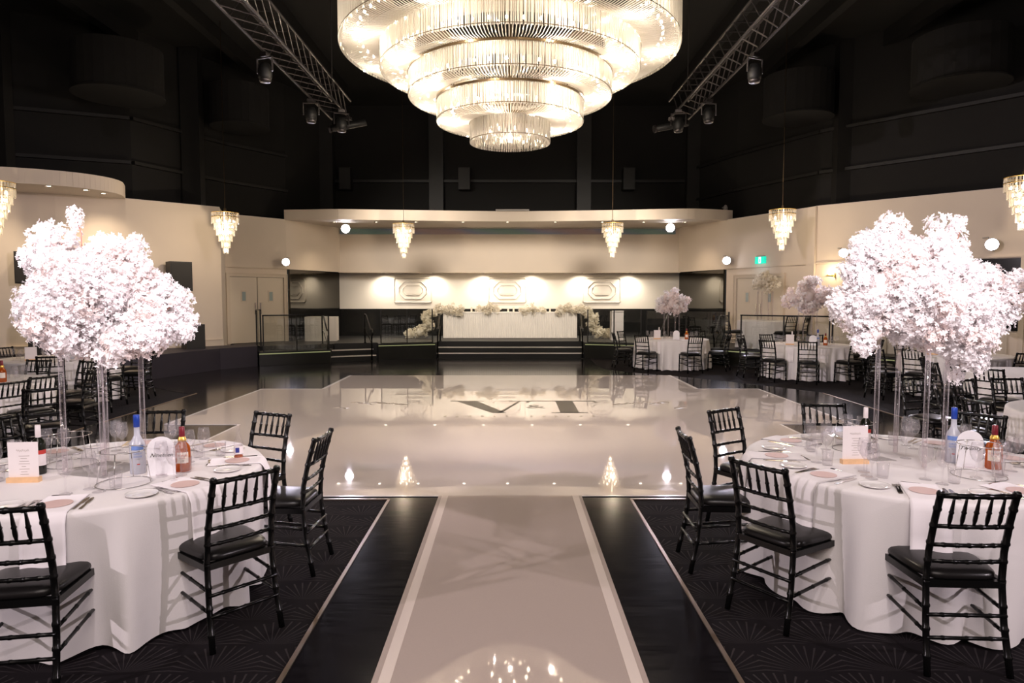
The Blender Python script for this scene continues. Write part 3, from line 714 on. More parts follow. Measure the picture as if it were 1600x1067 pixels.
def handrail(x, y, dx, dy, label):
    t = thing('handrail', label, 'handrail', (x, y, 0), face(dx, dy))
    pts = [(0, .03, .0), (0, .03, .62), (0, .0, .74), (0, -.08, .80), (0, -.06, .88), (0, .02, .92), (0, .12, .9), (0, .62, 1.32), (0, .78, 1.34), (0, .80, 1.25), (0, .78, STZ)]
    pts = [(p[0], p[1], p[2]) for p in pts]
    MB().tube(pts, .022, 8).build('rail_tube', BLK, t, True)
    MB().tube([(0, .05, .5), (0, .78, .95)], .014, 6).build('lower_rail', BLK, t)
    for p in ((0, .03, 0), (0, .78, STZ)): MB().lathe([(0, 0), (.05, 0), (.045, .015), (0, .015)], 12, p).build('base_flange', BLK, t)
handrail(-2.18, 20.5, 0, 1, 'black handrail at the left of the central stage steps')
handrail(2.18, 20.5, 0, 1, 'black handrail at the right of the central stage steps')
handrail(-5.15, 19.3, -.45, .9, 'black curled handrail at the left of the side steps')
handrail(-4.0, 19.75, -.45, .9, 'black curled handrail at the right of the side steps')
handrail(4.3, 19.5, .5, .85, 'black handrail seen left of the far flower posts')
handrail(5.55, 18.55, .5, .85, 'black handrail seen right of the far flower posts')

# ---------------------------------------------------------------- stage furniture
t = thing('bridal_table', 'long white ribbed head table on the stage', 'table', (0, 23.0, STZ))
MB().box(-2.28, 0, .83, 2.28, .7, .87).build('tabletop', DRAPE, t)
b = MB()
ORD = 'first second third fourth fifth sixth seventh eighth ninth tenth eleventh twelfth thirteenth fourteenth'.split()
n = 120
P = [(-2.26 + 4.52 * k / n, (.0 if k % 2 else .022)) for k in range(n + 1)]
b.prism(P + [(2.26, .66), (-2.26, .66)], 0, .83); b.build('ribbed_front', DRAPE, t)
for k in range(14):
    x = -1.6 + k * .25 + random.uniform(-.05, .05); c = thing('pillar_candle', ORD[k] + ' candle from the left on the head table, ' + ('tall' if k % 2 else 'short') + ' and cream', 'candle', (x, 23.35, STZ + .87), 0, 'candles on the head table ' + ('left' if x < -.5 else 'right' if x > .5 else 'middle'))
    hh = .16 if k % 2 else .11
    MB().lathe([(0, 0), (.03, 0), (.03, hh), (.0, hh)], 10).build('wax', LABEL, c); MB().tube([(0, 0, hh), (0, 0, hh + .015)], .002, 4).build('wick', BLK, c)
t = thing('draped_bar_table', 'white draped box table on the stage left', 'table', (-5.95, 21.6, STZ), .12)
P = []
for k in range(60):
    a = k / 60 * 4; sd = int(a); f = a - sd; w, h_ = .48, .3; am = .012 * sin(k * 2.2)
    c4 = [(-w, -h_), (w, -h_), (w, h_), (-w, h_)]; p0, p1 = c4[sd], c4[(sd + 1) % 4]
    x = p0[0] + (p1[0] - p0[0]) * f; y = p0[1] + (p1[1] - p0[1]) * f; P.append((x * (1 + am), y * (1 + am)))
MB().prism(P, 0, .74).build('drape', DRAPE, t); MB().box(-.48, -.3, .74, .48, .3, .755).build('tabletop', DRAPE, t)
t = thing('white_plinth', 'white rounded plinth on the stage right of the head table', 'plinth', (3.42, 21.9, STZ))
MB().box(-.19, -.19, 0, .19, .19, .92).build('body', CARD, t); MB().tube([(-.19, -.2, .92), (.19, -.2, .92)], .02, 8).build('top_roll', CARD, t)

# ---------------------------------------------------------------- blossoms
def blossom_cluster(seed, nb, r, size, m):
    rnd = random.Random(seed); vs = []; fs = []
    for _ in range(nb):
        d = Vector((rnd.gauss(0, 1), rnd.gauss(0, 1), rnd.gauss(0, 1))).normalized(); c = d * r * rnd.uniform(.45, 1.0)
        ax = (d + Vector((rnd.gauss(0, .5), rnd.gauss(0, .5), rnd.gauss(0, .5)))).normalized(); q = ax.to_track_quat('Z', 'Y').to_matrix()
        a0 = rnd.uniform(0, 6); s = size * rnd.uniform(.75, 1.25)
        for k in range(5):
            a = a0 + k * 1.2566
            R = Matrix.Rotation(a, 3, 'Z'); cup = rnd.uniform(.1, .5)
            pts = [Vector((0, 0, 0)), Vector((s * .55, -s * .32, s * cup * .5)), Vector((s, -s * .12, s * cup)), Vector((s * .95, s * .2, s * cup * .8)), Vector((s * .5, s * .33, s * cup * .55))]
            o = len(vs); vs += [tuple(c + q @ (R @ p)) for p in pts]; fs += [(o, o + 1, o + 2), (o, o + 2, o + 3), (o, o + 3, o + 4)]
    me = bpy.data.meshes.new('blossom_cluster'); me.from_pydata(vs, [], fs); me.materials.append(m); me.update(); return me
BIG = [blossom_cluster(i, 120, .097, .0172, PETAL) for i in range(5)] + [blossom_cluster(9, 100, .092, .0165, PETALB)]
MID = [blossom_cluster(20 + i, 22, .10, .034, PETAL if i < 2 else PETALB) for i in range(4)]
CRM = [blossom_cluster(40 + i, 18, .10, .038, PETALC) for i in range(3)] 
def in_lobes(lobes, rnd, surf):
    """a point near the surface of the union of balls"""
    wts = [l[3] ** 2 for l in lobes]
    while True:
        l = rnd.choices(lobes, wts)[0]
        d = Vector((rnd.gauss(0, 1), rnd.gauss(0, 1), rnd.gauss(0, 1))).normalized(); r = l[3] * surf
        p = Vector(l[:3]) + Vector((d.x * r, d.y * r, d.z * r))
        if all((p - Vector(k[:3])).length > k[3] * surf * .8 for k in lobes if k is not l): return p
def centrepiece(x, y, zt, label, lobes, n, meshes, posts, ptop, sprigs=(), seed=1, half=.15, rzp=.75, grp=None):
    """tall stand of four clear posts carrying a cloud of blossom; coordinates of lobes relative to the table centre, z absolute above table top"""
    rnd = random.Random(seed)
    t = thing('floral_centrepiece', label, 'flowers', (x, y, zt), 0, grp)
    MB().box(-half - .03, -half - .03, 0, half + .03, half + .03, .012, Matrix.Rotation(rzp, 4, 'Z')).build('base_plate', PLATE, t)
    for k, (i, j) in enumerate(((-1, -1), (1, -1), (1, 1), (-1, 1))):
        p = Matrix.Rotation(rzp, 3, 'Z') @ Vector((i * half, j * half, 0))
        MB().tube([(p.x, p.y, .012), (p.x, p.y, ptop)], .015 if n > 60 else .017, 12).build('post', ACRY, t, True)
    MB().box(-half - .02, -half - .02, ptop, half + .02, half + .02, ptop + .012, Matrix.Rotation(rzp, 4, 'Z')).build('top_plate', PLATE, t)
    core = MB()
    for l in lobes:
        prof = [(l[3] * .5 * sin(pi * q / 8), -l[3] * .5 * cos(pi * q / 8)) for q in range(9)]
        core.lathe(prof, 12, (l[0], l[1], l[2]))
    stuff(core.build('foam_core', PETALB if meshes is not CRM else PETALC, t, True))
    for k in range(n):
        p = in_lobes(lobes, rnd, .76 if k % 4 else .93)
        o = obj('blossom_cluster', meshes[rnd.randrange(len(meshes))], t, p)
        o.rotation_euler = (rnd.uniform(0, 6), rnd.uniform(0, 6), rnd.uniform(0, 6)); s = rnd.uniform(.75, 1.15); o.scale = (s, s, s)
    for (p0, p1) in sprigs:
        p0 = Vector(p0); p1 = Vector(p1); md = (p0 + p1) / 2 + Vector((.02, 0, .01))
        MB().tube([p0, md, p1], .004, 5).build('stem', STEM, t)
        for q, s in ((1., .55), (.8, .5)):
            o = obj('blossom_cluster', meshes[0], t, p0.lerp(p1, q)); o.scale = (s, s, s); o.rotation_euler = (rnd.uniform(0, 6), 0, 1)
    return t
def px_lobes(cx_px, d, tx, zt, L):
    k = FPX / d
    out = []
    rnd = random.Random(3)
    for (px, py, r, dy) in L: out.append(((px - 797) / k - tx, dy, H + (465 - py) / k - zt, r / k))
    return out

TL = (-2.53, 4.22); TR = (2.56, 4.42); TZ = .76
LL = px_lobes(0, 4.22, TL[0], TZ, [(160, 458, 78, 0), (95, 478, 46, -.05), (232, 485, 46, .05), (205, 430, 42, -.08), (108, 420, 38, .05), (160, 412, 34, .1), (202, 548, 15, -.22), (198, 528, 24, -.2), (240, 510, 34, -.15), (105, 505, 26, -.15),
      (70, 412, 17, 0), (100, 382, 14, .08), (214, 388, 17, 0), (272, 470, 17, 0), (62, 490, 24, .0), (268, 510, 20, .1), (140, 500, 48, -.2), (150, 455, 50, .32), (165, 455, 50, -.25), (58, 405, 9, 0), (83, 375, 9, 0), (282, 520, 9, .05)])
k = FPX / 4.22
def LP(px, py, y=0): return ((px - 797) / k - TL[0], y, H + (465 - py) / k - TZ)
SPR = [(LP(133, 400), LP(124, 336)), (LP(90, 420), LP(45, 398)), (LP(110, 400), LP(85, 368)), (LP(255, 490), LP(284, 462)), (LP(200, 410), LP(216, 376)), (LP(262, 520), LP(290, 522)), (LP(180, 420), LP(166, 378))]
centrepiece(TL[0], TL[1], TZ, 'huge cloud of white blossom on clear posts, near left table', LL, 280, BIG, None, .84, SPR, 1, rzp=1.28)
LR = px_lobes(0, 4.42, TR[0] + .06, TZ, [(1440, 455, 82, 0), (1375, 450, 54, -.05), (1405, 402, 33, .05), (1472, 402, 33, -.05), (1525, 455, 44, .08), (1345, 482, 34, 0), (1402, 500, 36, -.15), (1480, 520, 36, -.15), (1500, 560, 24, -.1),
      (1565, 440, 18, .1), (1398, 366, 16, 0), (1484, 364, 16, .1), (1440, 430, 50, .3), (1440, 470, 55, -.25), (1313, 460, 13, 0), (1355, 400, 24, .0), (1520, 412, 22, .1), (1562, 470, 17, .0), (1380, 372, 12, 0), (1545, 500, 26, .05), (1355, 520, 22, -.1)])
k = FPX / 4.42
def LP(px, py, y=0): return ((px - 797) / k - TR[0] - .06, y, H + (465 - py) / k - TZ)
SPR = [(LP(1490, 380), LP(1492, 348)), (LP(1550, 460), LP(1588, 430)), (LP(1345, 440), LP(1318, 420)), (LP(1500, 560), LP(1498, 590)), (LP(1400, 380), LP(1388, 350)), (LP(1560, 480), LP(1585, 492)), (LP(1370, 400), LP(1350, 375)), (LP(1330, 470), LP(1303, 476))]
TR2 = (TR[0] + .06, TR[1])
centrepiece(TR2[0], TR2[1], TZ, 'huge cloud of white blossom on clear posts, near right table', LR, 290, BIG, None, .84, SPR, 2, rzp=.65)

# ---------------------------------------------------------------- tablecloths
def cloth_mesh(seed, R=.95, n=240, nf=15, amp=.055, flare=.05, hem=.012, ht=.76):
    rnd = random.Random(seed)
    ph = [rnd.uniform(0, 6.28) for _ in range(6)]; b = MB(); rows = []
    def fold(a): return (.5 * sin(nf * a + ph[0] + .8 * sin(2 * a + ph[1])) + .32 * sin((nf * .6 // 1) * a + ph[2]) + .22 * sin((nf + 7) * a + ph[3] + sin(3 * a)))
    prof = [(0.02, 0), (.3, 0), (.6, 0), (.85, 0), (.93, 0), (.975, 0), (.993, -.004), (1.0, -.014), (1.002, -.03)]
    for r, z in prof: rows.append([(R * r * cos(2 * pi * j / n), R * r * sin(2 * pi * j / n), ht + z) for j in range(n)])
    for q in range(1, 11):
        t = q / 10; row = []
        for j in range(n):
            a = 2 * pi * j / n; f = fold(a); am = amp * t ** .7
            f = f + .35 * abs(f) ** 1.5 * (1 if f > 0 else -.3); rr = R * 1.002 + am * f + flare * t * (.6 + .4 * f); tw = .02 * t * sin(nf * a + ph[4])
            zz = ht - .03 - (ht - .03 - hem - .008 * (1 - f)) * t
            row.append((rr * cos(a + tw), rr * sin(a + tw), zz))
        rows.append(row)
    o = 0
    for row in rows: b.v += row
    for i in range(len(rows) - 1):
        for j in range(n): b.f.append((i * n + j, (i + 1) * n + j, (i + 1) * n + (j + 1) % n, i * n + (j + 1) % n))
    b.f.append(tuple(range(n)))
    return b.mesh('tablecloth', LINEN, True)
CM = [cloth_mesh(1, R=.93, nf=19, amp=.056, flare=.005), cloth_mesh(4, R=.96, nf=20, amp=.056, flare=.005), cloth_mesh(6, nf=26, amp=.042, flare=.03), cloth_mesh(8, nf=24, amp=.042, flare=.03), cloth_mesh(9, R=.72, nf=16, amp=.03)]
TABLES = {
 'near left table': (TL, 0, 0, 0), 'near right table': (TR, 0, 1, 0),
 'second left table': ((-6.9, 8.6), 0, 2, .3), 'third left table': ((-8.05, 12.1), 0, 3, .1),
 'far table right of the stage steps': ((4.24, 17.9), 0, 2, 1.), 'far table before the exit doors': ((6.85, 15.7), 0, 3, 2.),
 'middle right table behind the big flowers': ((8.45, 12.9), 0, 2, 2.4), 'right edge table behind the near right one': ((5.75, 6.25), 0, 3, .7),
 'second right edge table': ((7.6, 9.6), 0, 2, .9), 'small table on the right platform': ((7.0, 18.75), .45, 4, 0)}
for nm, ((x, y), z, ci, rz) in TABLES.items():
    tag(obj('tablecloth', CM[ci], None, (x, y, z), rz), 'white floor-length cloth of the round ' + nm, 'tablecloth', 'white round tablecloths')

# ---------------------------------------------------------------- chairs
def bamboo(b, pts, r, nodes, n=8, ring=1.22):
    """tube with bamboo knuckles"""
    pts = [Vector(p) for p in pts]; L = [0]
    for a, c in zip(pts, pts[1:]): L.append(L[-1] + (c - a).length)
    T = L[-1]
    def at(s):
        for i in range(len(pts) - 1):
            if s <= L[i + 1] + 1e-9:
                f = (s - L[i]) / max(L[i + 1] - L[i], 1e-9); return pts[i].lerp(pts[i + 1], f)
        return pts[-1]
    st = {0.: 1., T: 1.}
    for l in L: st.setdefault(l, 1.)
    for q in nodes:
        s = q * T
        for ds, k in ((-.012, 1.), (-.004, ring), (.004, ring), (.012, 1.)):
            if 0 < s + ds < T: st[s + ds] = k
    ks = sorted(st); b.tube([at(s) for s in ks], [r * st[s] for s in ks], n)
    return b
def make_chair():
    t = thing('chiavari_chair', 'x', 'chair')
    for s in (-1, 1):
        bamboo(MB(), [(s * .195, -.265, 0), (s * .185, -.215, .25), (s * .18, -.195, .45), (s * .178, -.205, .6), (s * .176, -.24, .76), (s * .175, -.285, .915)], .0165, (.1, .24, .36, .49, .6, .7, .8, .9, .985)).build('rear_leg', BLK, t, True)
        bamboo(MB(), [(s * .2, .195, 0), (s * .195, .185, .44)], .0165, (.15, .4, .65, .88)).build('front_leg', BLK, t, True)
    def back(z):  # y of the back frame at height z
        return -.195 - .01 * max(0, (z - .45) / .15) if z < .6 else -.205 - (z - .6) / .315 * .08
    for z, r, ns in ((.895, .0135, (.2, .4, .6, .8)), (.735, .011, (.2, .4, .6, .8)), (.635, .0105, (.17, .34, .5, .66, .83)), (.55, .0105, (.17, .34, .5, .66, .83))):
        yb = back(z)
        bamboo(MB(), [(-.178, yb, z), (-.06, yb - .012, z), (.06, yb - .012, z), (.178, yb, z)], r, ns, 6).build('top_rail' if z > .8 else 'back_rail', BLK, t, True)
    for k in range(5):
        x = -.116 + k * .058
        y0, y1 = back(.735) - .012, back(.895) - .012
        P = [(x, y0 + (y1 - y0) * q, .735 + .16 * q) for q in (0, .12, .2, .3, .42, .47, .52, .6, .8, 1)]
        MB().tube(P, [.006, .0075, .010, .0105, .0095, .0125, .0095, .009, .0065, .0055], 6).build('spindle', BLK, t, True)
    sf = MB().bar((-.185, -.195, .435), (.185, -.195, .435), .028, .035).bar((-.2, .185, .435), (.2, .185, .435), .028, .035).bar((-.185, -.2, .435), (-.2, .19, .435), .026, .035).bar((.185, -.2, .435), (.2, .19, .435), .026, .035)
    sf = sf.build('seat_frame', BLK, t)
    b = MB(); n = 32; rows = []
    for (sc_, z) in ((.90, .450), (.985, .456), (1.0, .468), (.985, .482), (.93, .493), (.80, .502), (.55, .508), (.25, .510)):
        for j in range(n):
            a = 2 * pi * j / n; e = .42; cx_, sy = cos(a), sin(a)
            x = (abs(cx_) ** e) * (1 if cx_ > 0 else -1); y = (abs(sy) ** e) * (1 if sy > 0 else -1)
            w = .197 + .016 * y
            b.v.append((x * w * sc_, y * .205 * sc_ + .0, z))
    for i in range(7):
        for j in range(n): b.f.append((i * n + j, i * n + (j + 1) % n, (i + 1) * n + (j + 1) % n, (i + 1) * n + j))
    b.f.append(tuple(range(7 * n, 8 * n))); b.f.append(tuple(range(n))[::-1]); b.build('cushion', VINYL, sf, True)
    for z in (.20, .31):
        for s in (-1, 1):
            bamboo(MB(), [(s * (.198 - z * .02), .19, z + .03), (s * (.195 - z * .03), -.225 + (z - .25) * .12, z)], .0095, (.2, .5, .8), 6).build('stretcher', BLK, t, True)
    for z in (.16, .27):
        bamboo(MB(), [(-.198, .19, z + .06), (.198, .19, z + .06)], .0095, (.2, .5, .8), 6).build('stretcher', BLK, t, True)
        bamboo(MB(), [(-.19, -.235 + (z - .2) * .1, z + .02), (.19, -.235 + (z - .2) * .1, z + .02)], .0095, (.2, .5, .8), 6).build('stretcher', BLK, t, True)
    return t
chair0 = make_chair(); USED = []
def chair(x, y, fx, fy, label, grp, z=0):
    rz = face(fx, fy)
    if not USED: chair0.location = (x, y, z); chair0.rotation_euler = (0, 0, rz); chair0['label'] = label; chair0['group'] = grp; USED.append(1); return chair0
    return dup(chair0, (x, y, z), rz, label, grp)
g = 'chairs at the near left table'
chair(-1.60, 3.73, -.75, .66, 'black chiavari chair, back to us, at the right of the near left table', g)
chair(-1.55, 4.60, -1, .05, 'black chiavari chair seen side-on right of the near left table', g)
chair(-2.02, 5.17, -.42, -.9, 'black chiavari chair beyond the near left table with its back on white floor', g)
chair(-2.83, 5.27, .08, -1, 'black chiavari chair directly beyond the blue-capped bottle of the near left table', g)
chair(-2.31, 3.24, -.17, .98, 'black chiavari chair in the bottom left corner of the photo', g)
chair(-3.75, 5.1, .86, -.5, 'black chiavari chair cut by the left edge beyond the menu card', g)
g = 'chairs at the near right table'
chair(1.61, 3.90, .83, .55, 'black chiavari chair, back to us, at the left of the near right table', g)
chair(2.23, 3.45, .05, 1, 'black chiavari chair in the bottom right corner of the photo', g)
chair(1.47, 4.62, 1, -.03, 'black chiavari chair seen side-on left of the near right table', g)
chair(1.92, 5.37, .54, -.84, 'black chiavari chair beyond the side-on one at the near right table', g)
chair(2.71, 5.60, -.05, -1, 'black chiavari chair directly beyond the menu card of the near right table', g)
chair(3.52, 5.22, -.8, -.6, 'black chiavari chair behind the whisky bottle of the near right table', g)
SHORT = {'middle right table behind the big flowers': 'table behind big right flowers', 'right edge table behind the near right one': 'right edge table', 'far table right of the stage steps': 'far table by the stage steps', 'small table on the right platform': 'right platform table', 'far table before the exit doors': 'far table before the doors'}
def around(tn, angs, r=1.26, skip=(), names=None):
    (x, y), z, _, _ = TABLES[tn]
    va = math.degrees(atan2(-y, -x))
    cnt = {}
    for a in angs:
        rr = r
        if isinstance(a, tuple): a, rr = a
        rel = (a - va + 540) % 360 - 180     # 0 = camera side, + = counter-clockwise seen from above = to the right of the picture
        if abs(rel) < 18: w = 'on its near side'
        elif abs(rel) > 160: w = 'on its far side'
        else:
            w = ('front' if abs(rel) < 70 else 'level' if abs(rel) < 110 else 'rear') + ' ' + ('right' if rel > 0 else 'left') + ' of it'
            w = w.replace('level', 'middle')
        cnt[w] = cnt.get(w, 0) + 1
        ww = w + ('' if cnt[w] == 1 else ', farther back' if cnt[w] == 2 else ', farthest back')
        aa = radians(a); ja = random.uniform(-.12, .12)
        chair(x + rr * cos(aa), y + rr * sin(aa), -cos(aa + ja), -sin(aa + ja), 'black chair at the ' + SHORT.get(tn, tn) + ', ' + ww, 'chairs at the ' + tn, z)
around('far table right of the stage steps', [181, 228, 278, 322, 10, (50, 1.0), 95, 140])
around('far table before the exit doors', [178, 214, 248, 288, 330, 15, 60, 105, 143])
around('middle right table behind the big flowers', [(198, 1.7), 212, 243, 277, 315, 355, 45, 95, 140, (172, 1.25)])
around('right edge table behind the near right one', [116, 92, 150, 185])
around('second right edge table', [209, 243, 175, 140, 100])
around('second left table', [10, 350 - 12, 60, 95])
around('third left table', [(337, 1.25), 300, 265, (318, 1.85), 225, 15, 60, 110, 155])
around('small table on the right platform', [285, 325, 185], .85)
chair(-4.95, 7.15, -.7, .75, 'black chiavari chair standing away from tables behind the left wine bottle', 'loose chairs')
chair(-5.75, 7.6, -.9, .3, 'black chiavari chair between the second left table and the loose chair', 'loose chairs')
chair(4.75, 7.6, .3, -.95, 'black chiavari chair just right of the right flower posts', 'loose chairs')

# ---------------------------------------------------------------- table ware
wine_me = MB().lathe([(.0, .001), (.034, .001), (.033, .004), (.006, .009), (.0042, .02), (.0042, .085), (.008, .094), (.026, .112), (.038, .14), (.040, .16), (.036, .185), (.031, .212), (.0302, .212), (.035, .185), (.0388, .16), (.0368, .14), (.025, .114), (.004, .098)], 20).mesh('wine_glass', GLASS, True)
tumb_me = MB().lathe([(0, .001), (.028, .001), (.03, .008), (.036, .095), (.0352, .095), (.0288, .012), (0, .01)], 20).mesh('tumbler', GLASS, True)
def flatware(kind):
    b = MB()
    def strip(pts):  # (y, halfwidth, z) list -> thin solid
        o = len(b.v); n = len(pts)
        for (y, w, z) in pts: b.v += [(-w, y, z), (w, y, z), (w, y, z + .002), (-w, y, z + .002)]
        for i in range(n - 1):
            for j in range(4): b.f.append((o + i * 4 + j, o + i * 4 + (j + 1) % 4, o + (i + 1) * 4 + (j + 1) % 4, o + (i + 1) * 4 + j))
        b.f.append((o, o + 1, o + 2, o + 3)); b.f.append((o + 4 * n - 1, o + 4 * n - 2, o + 4 * n - 3, o + 4 * n - 4))
    if kind == 'fork':
        strip([(-.10, .008, .001), (-.07, .009, .001), (0, .004, .005), (.04, .005, .006), (.052, .012, .003)])
        for k in range(4):
            x = -.0095 + k * .0063; b.box(x - .0016, .05, .003, x + .0016, .095, .006)
    elif kind == 'knife': strip([(-.11, .008, .001), (-.08, .009, .001), (-.01, .006, .001), (0, .011, .001), (.06, .011, .001), (.095, .007, .001), (.105, .002, .001)])
    else: strip([(-.09, .008, .001), (-.06, .009, .001), (0, .004, .005), (.03, .005, .005), (.045, .016, .002), (.06, .020, .001), (.078, .017, .002), (.088, .006, .004)])
    return b.mesh(kind, STEEL, False)
FK, KN, SP = flatware('fork'), flatware('knife'), flatware('spoon')
plate_me = MB().lathe([(0, .004), (.045, .004), (.05, .003), (.078, .013), (.082, .015), (.080, .011), (.052, .0), (0, .0)], 32).mesh('bread_plate', CHINA, True)
disc_me = MB().lathe([(0, .009), (.075, .009), (.075, .0105), (0, .0105)], 32).mesh('menu_disc', PINKC)
def napkin_mesh(R, drop, w=.1, seed=0):
    rnd = random.Random(seed); b = MB(); nx = 12; rows = []
    P = [(.60, TZ + .003), (.75, TZ + .003), (R - .03, TZ + .004), (R - .005, TZ + .002), (R + .01, TZ - .015), (R + .016, TZ - .05), (R + .022, TZ - drop * .5), (R + .03, TZ - drop)]
    ph = rnd.uniform(0, 6)
    for off in (0, .0035):
        for i, (r, z) in enumerate(P):
            for j in range(nx + 1):
                u = j / nx * 2 - 1; dr = 0
                if i > 4: dr = .012 * sin(u * 4 + ph) * (i - 4) / 3 + .012
                rr = sqrt(max((r + dr) ** 2 - (u * w) ** 2, .01)) if i > 1 else r
                b.v.append((rr + (off if i > 3 else 0), u * w * (1 - .03 * (i == 7)), z + (off if i <= 3 else 0)))
    n1 = nx + 1; m = len(P)
    for i in range(m - 1):
        for j in range(nx):
            a = i * n1 + j; b.f.append((a, a + n1, a + n1 + 1, a + 1)); c = m * n1 + a; b.f.append((c, c + 1, c + n1 + 1, c + n1))
    for i in range(m - 1):
        for j in (0, nx):
            a = i * n1 + j; c = m * n1 + a; b.f.append((a, c, c + n1, a + n1))
    for j in range(nx):
        a = (m - 1) * n1 + j; c = m * n1 + a; b.f.append((a, a + 1, c + 1, c)); b.f.append((j, m * n1 + j, m * n1 + j + 1, j + 1))
    return b.mesh('napkin', NAPK, True)
NAPS = {0: napkin_mesh(.93, .34, seed=1), 1: napkin_mesh(.96, .34, seed=2)}
def put(name, me, label, cat, x, y, z, rz, grp): return tag(obj(name, me, None, (x, y, z), rz), label, cat, grp)
def setting(ti, tn, C_, R, deg, where, full=True):
    a = radians(deg); u = Vector((cos(a), sin(a))); v = Vector((-sin(a), cos(a)))   # u outwards, v: diner's right-hand side is -v seen from outside looking in... 
    rnd = random.Random(int(deg) + ti)
    def P(r, s): q = Vector(C_) + u * r + v * s; return q.x, q.y
    pre = ' at the ' + where + ' place of the ' + tn
    # diner sits outside looking in along -u: the diner's left hand is towards -v ... right hand is +v rotated; x to the right of the diner = +v
    rz = a + pi / 2     # local +y of cutlery points along -u (towards the centre)
    put('napkin', NAPS[ti], 'white napkin hanging over the edge' + pre, 'napkin', C_[0], C_[1], 0, a, 'napkins on the ' + tn)
    x, y = P(.77, 0); put('menu_disc', disc_me, 'round blush card on the napkin' + pre, 'card', x, y, TZ, rz, 'round cards on the ' + tn)
    for k, (s, me, nm) in enumerate(((-.135, FK, 'outer fork'), (-.11, FK, 'inner fork'), (.115, KN, 'inner knife'), (.145, KN, 'outer knife'))):
        x, y = P(.76 + rnd.uniform(-.01, .01), s + rnd.uniform(-.006, .006)); put(nm.split()[1], me, 'steel ' + nm + pre, 'cutlery', x, y, TZ, rz + rnd.uniform(-.1, .1), 'cutlery on the ' + tn)
    x, y = P(.60, 0); put('spoon', SP, 'steel dessert spoon' + pre, 'cutlery', x, y, TZ, rz + pi / 2 + rnd.uniform(-.3, .3), 'cutlery on the ' + tn)
    x, y = P(.74, -.24); put('bread_plate', plate_me, 'small white bread plate' + pre, 'plate', x, y, TZ, 0, 'bread plates on the ' + tn)
    x, y = P(.55, .13); put('wine_glass', wine_me, 'outer wine glass' + pre, 'glass', x, y, TZ, 0, 'glasses on the ' + tn)
    x, y = P(.47, .06); put('wine_glass', wine_me, 'inner wine glass' + pre, 'glass', x, y, TZ, 0, 'glasses on the ' + tn)
    x, y = P(.50, .20); put('tumbler', tumb_me, 'short tumbler' + pre, 'glass', x, y, TZ, 0, 'glasses on the ' + tn)
for dg, w in ((284, 'front left'), (331, 'front right'), (15, 'right-hand'), (59, 'rear right'), (101, 'rear'), (143, 'rear left'), (190, 'left-hand')):
    setting(0, 'near left table', TL, .93, dg, w)
for dg, w in ((209, 'front left'), (249, 'front'), (170, 'left-hand'), (127, 'rear left'), (84, 'rear'), (43, 'rear right'), (4, 'right-hand'), (290, 'front right')):
    setting(1, 'near right table', TR, .96, dg, w)

def vodka(x, y, z, s, label, text=True):
    t = thing('vodka_bottle', label, 'bottle', (x, y, z)); t.scale = (s,) * 3
    MB().lathe([(0, .001), (.042, .001), (.044, .01), (.043, .17), (.040, .19), (.026, .215), (.017, .235), (.0155, .30), (.0155, .31)], 24).build('body', FROST, t, True)
    MB().lathe([(.0165, .285), (.018, .287), (.018, .355), (.016, .36), (0, .36)], 20).build('cap', BLUE, t, True)
    b = MB(); n = 9
    def patch(z0, z1, a0, a1, r):
        b = MB()
        for k in range(n + 1):
            a = a0 + (a1 - a0) * k / n; b.v += [(r * cos(a), r * sin(a), z0), (r * cos(a), r * sin(a), z1)]
        b.f = [(2 * k, 2 * k + 2, 2 * k + 3, 2 * k + 1) for k in range(n)]; return b
    fa = atan2(-y, -x)
    lb = patch(.150, .178, fa - .8, fa + .8, .0448).build('blue_print', BLUEL, t)
    if text:
        for i, (tx, sz, zz, m) in enumerate((('GREY', .014, .128, BLUEL), ('GOOSE', .014, .110, BLUEL), ('VODKA', .007, .094, GREYM))):
            me = text_mesh(tx, sz, m, width=.045 if i < 2 else .025); o = obj('lettering', me, lb, (cos(fa) * .0455, sin(fa) * .0455, zz)); o.rotation_euler = (pi / 2, 0, fa + pi / 2)
        patch(.06, .066, fa - .1, fa + .25, .0448).build('red_mark', REDP, t)
    return t
def whisky(x, y, z, s, label, text=True):
    t = thing('whisky_bottle', label, 'bottle', (x, y, z)); t.scale = (s,) * 3; fa = atan2(-y, -x)
    MB().lathe([(0, .001), (.043, .001), (.046, .012), (.046, .13), (.041, .155), (.024, .178), (.0165, .195), (.0155, .23)], 24).build('body', AMBER, t, True)
    MB().lathe([(.0175, .192), (.025, .186), (.0255, .196), (.018, .214)], 20).build('neck_band', GOLD, t, True)
    MB().lathe([(.0165, .212), (.0175, .215), (.0165, .27), (.014, .275), (0, .275)], 20).build('cap', MAROON, t, True)
    b = MB(); n = 9
    for k in range(n + 1):
        a = fa - .75 + 1.5 * k / n; b.v += [(.0468 * cos(a), .0468 * sin(a), .055), (.0468 * cos(a), .0468 * sin(a), .122)]
    b.f = [(2 * k, 2 * k + 2, 2 * k + 3, 2 * k + 1) for k in range(n)]; lb = b.build('label', LABEL, t)
    if text:
        for tx, sz, zz, m in (('CHIVAS', .016, .102, REDP), ('REGAL', .010, .087, REDP), ('12', .013, .070, BOTD)):
            me = text_mesh(tx, sz, m); o = obj('lettering', me, lb, (cos(fa) * .0475, sin(fa) * .0475, zz)); o.rotation_euler = (pi / 2, 0, fa + pi / 2)
    return t
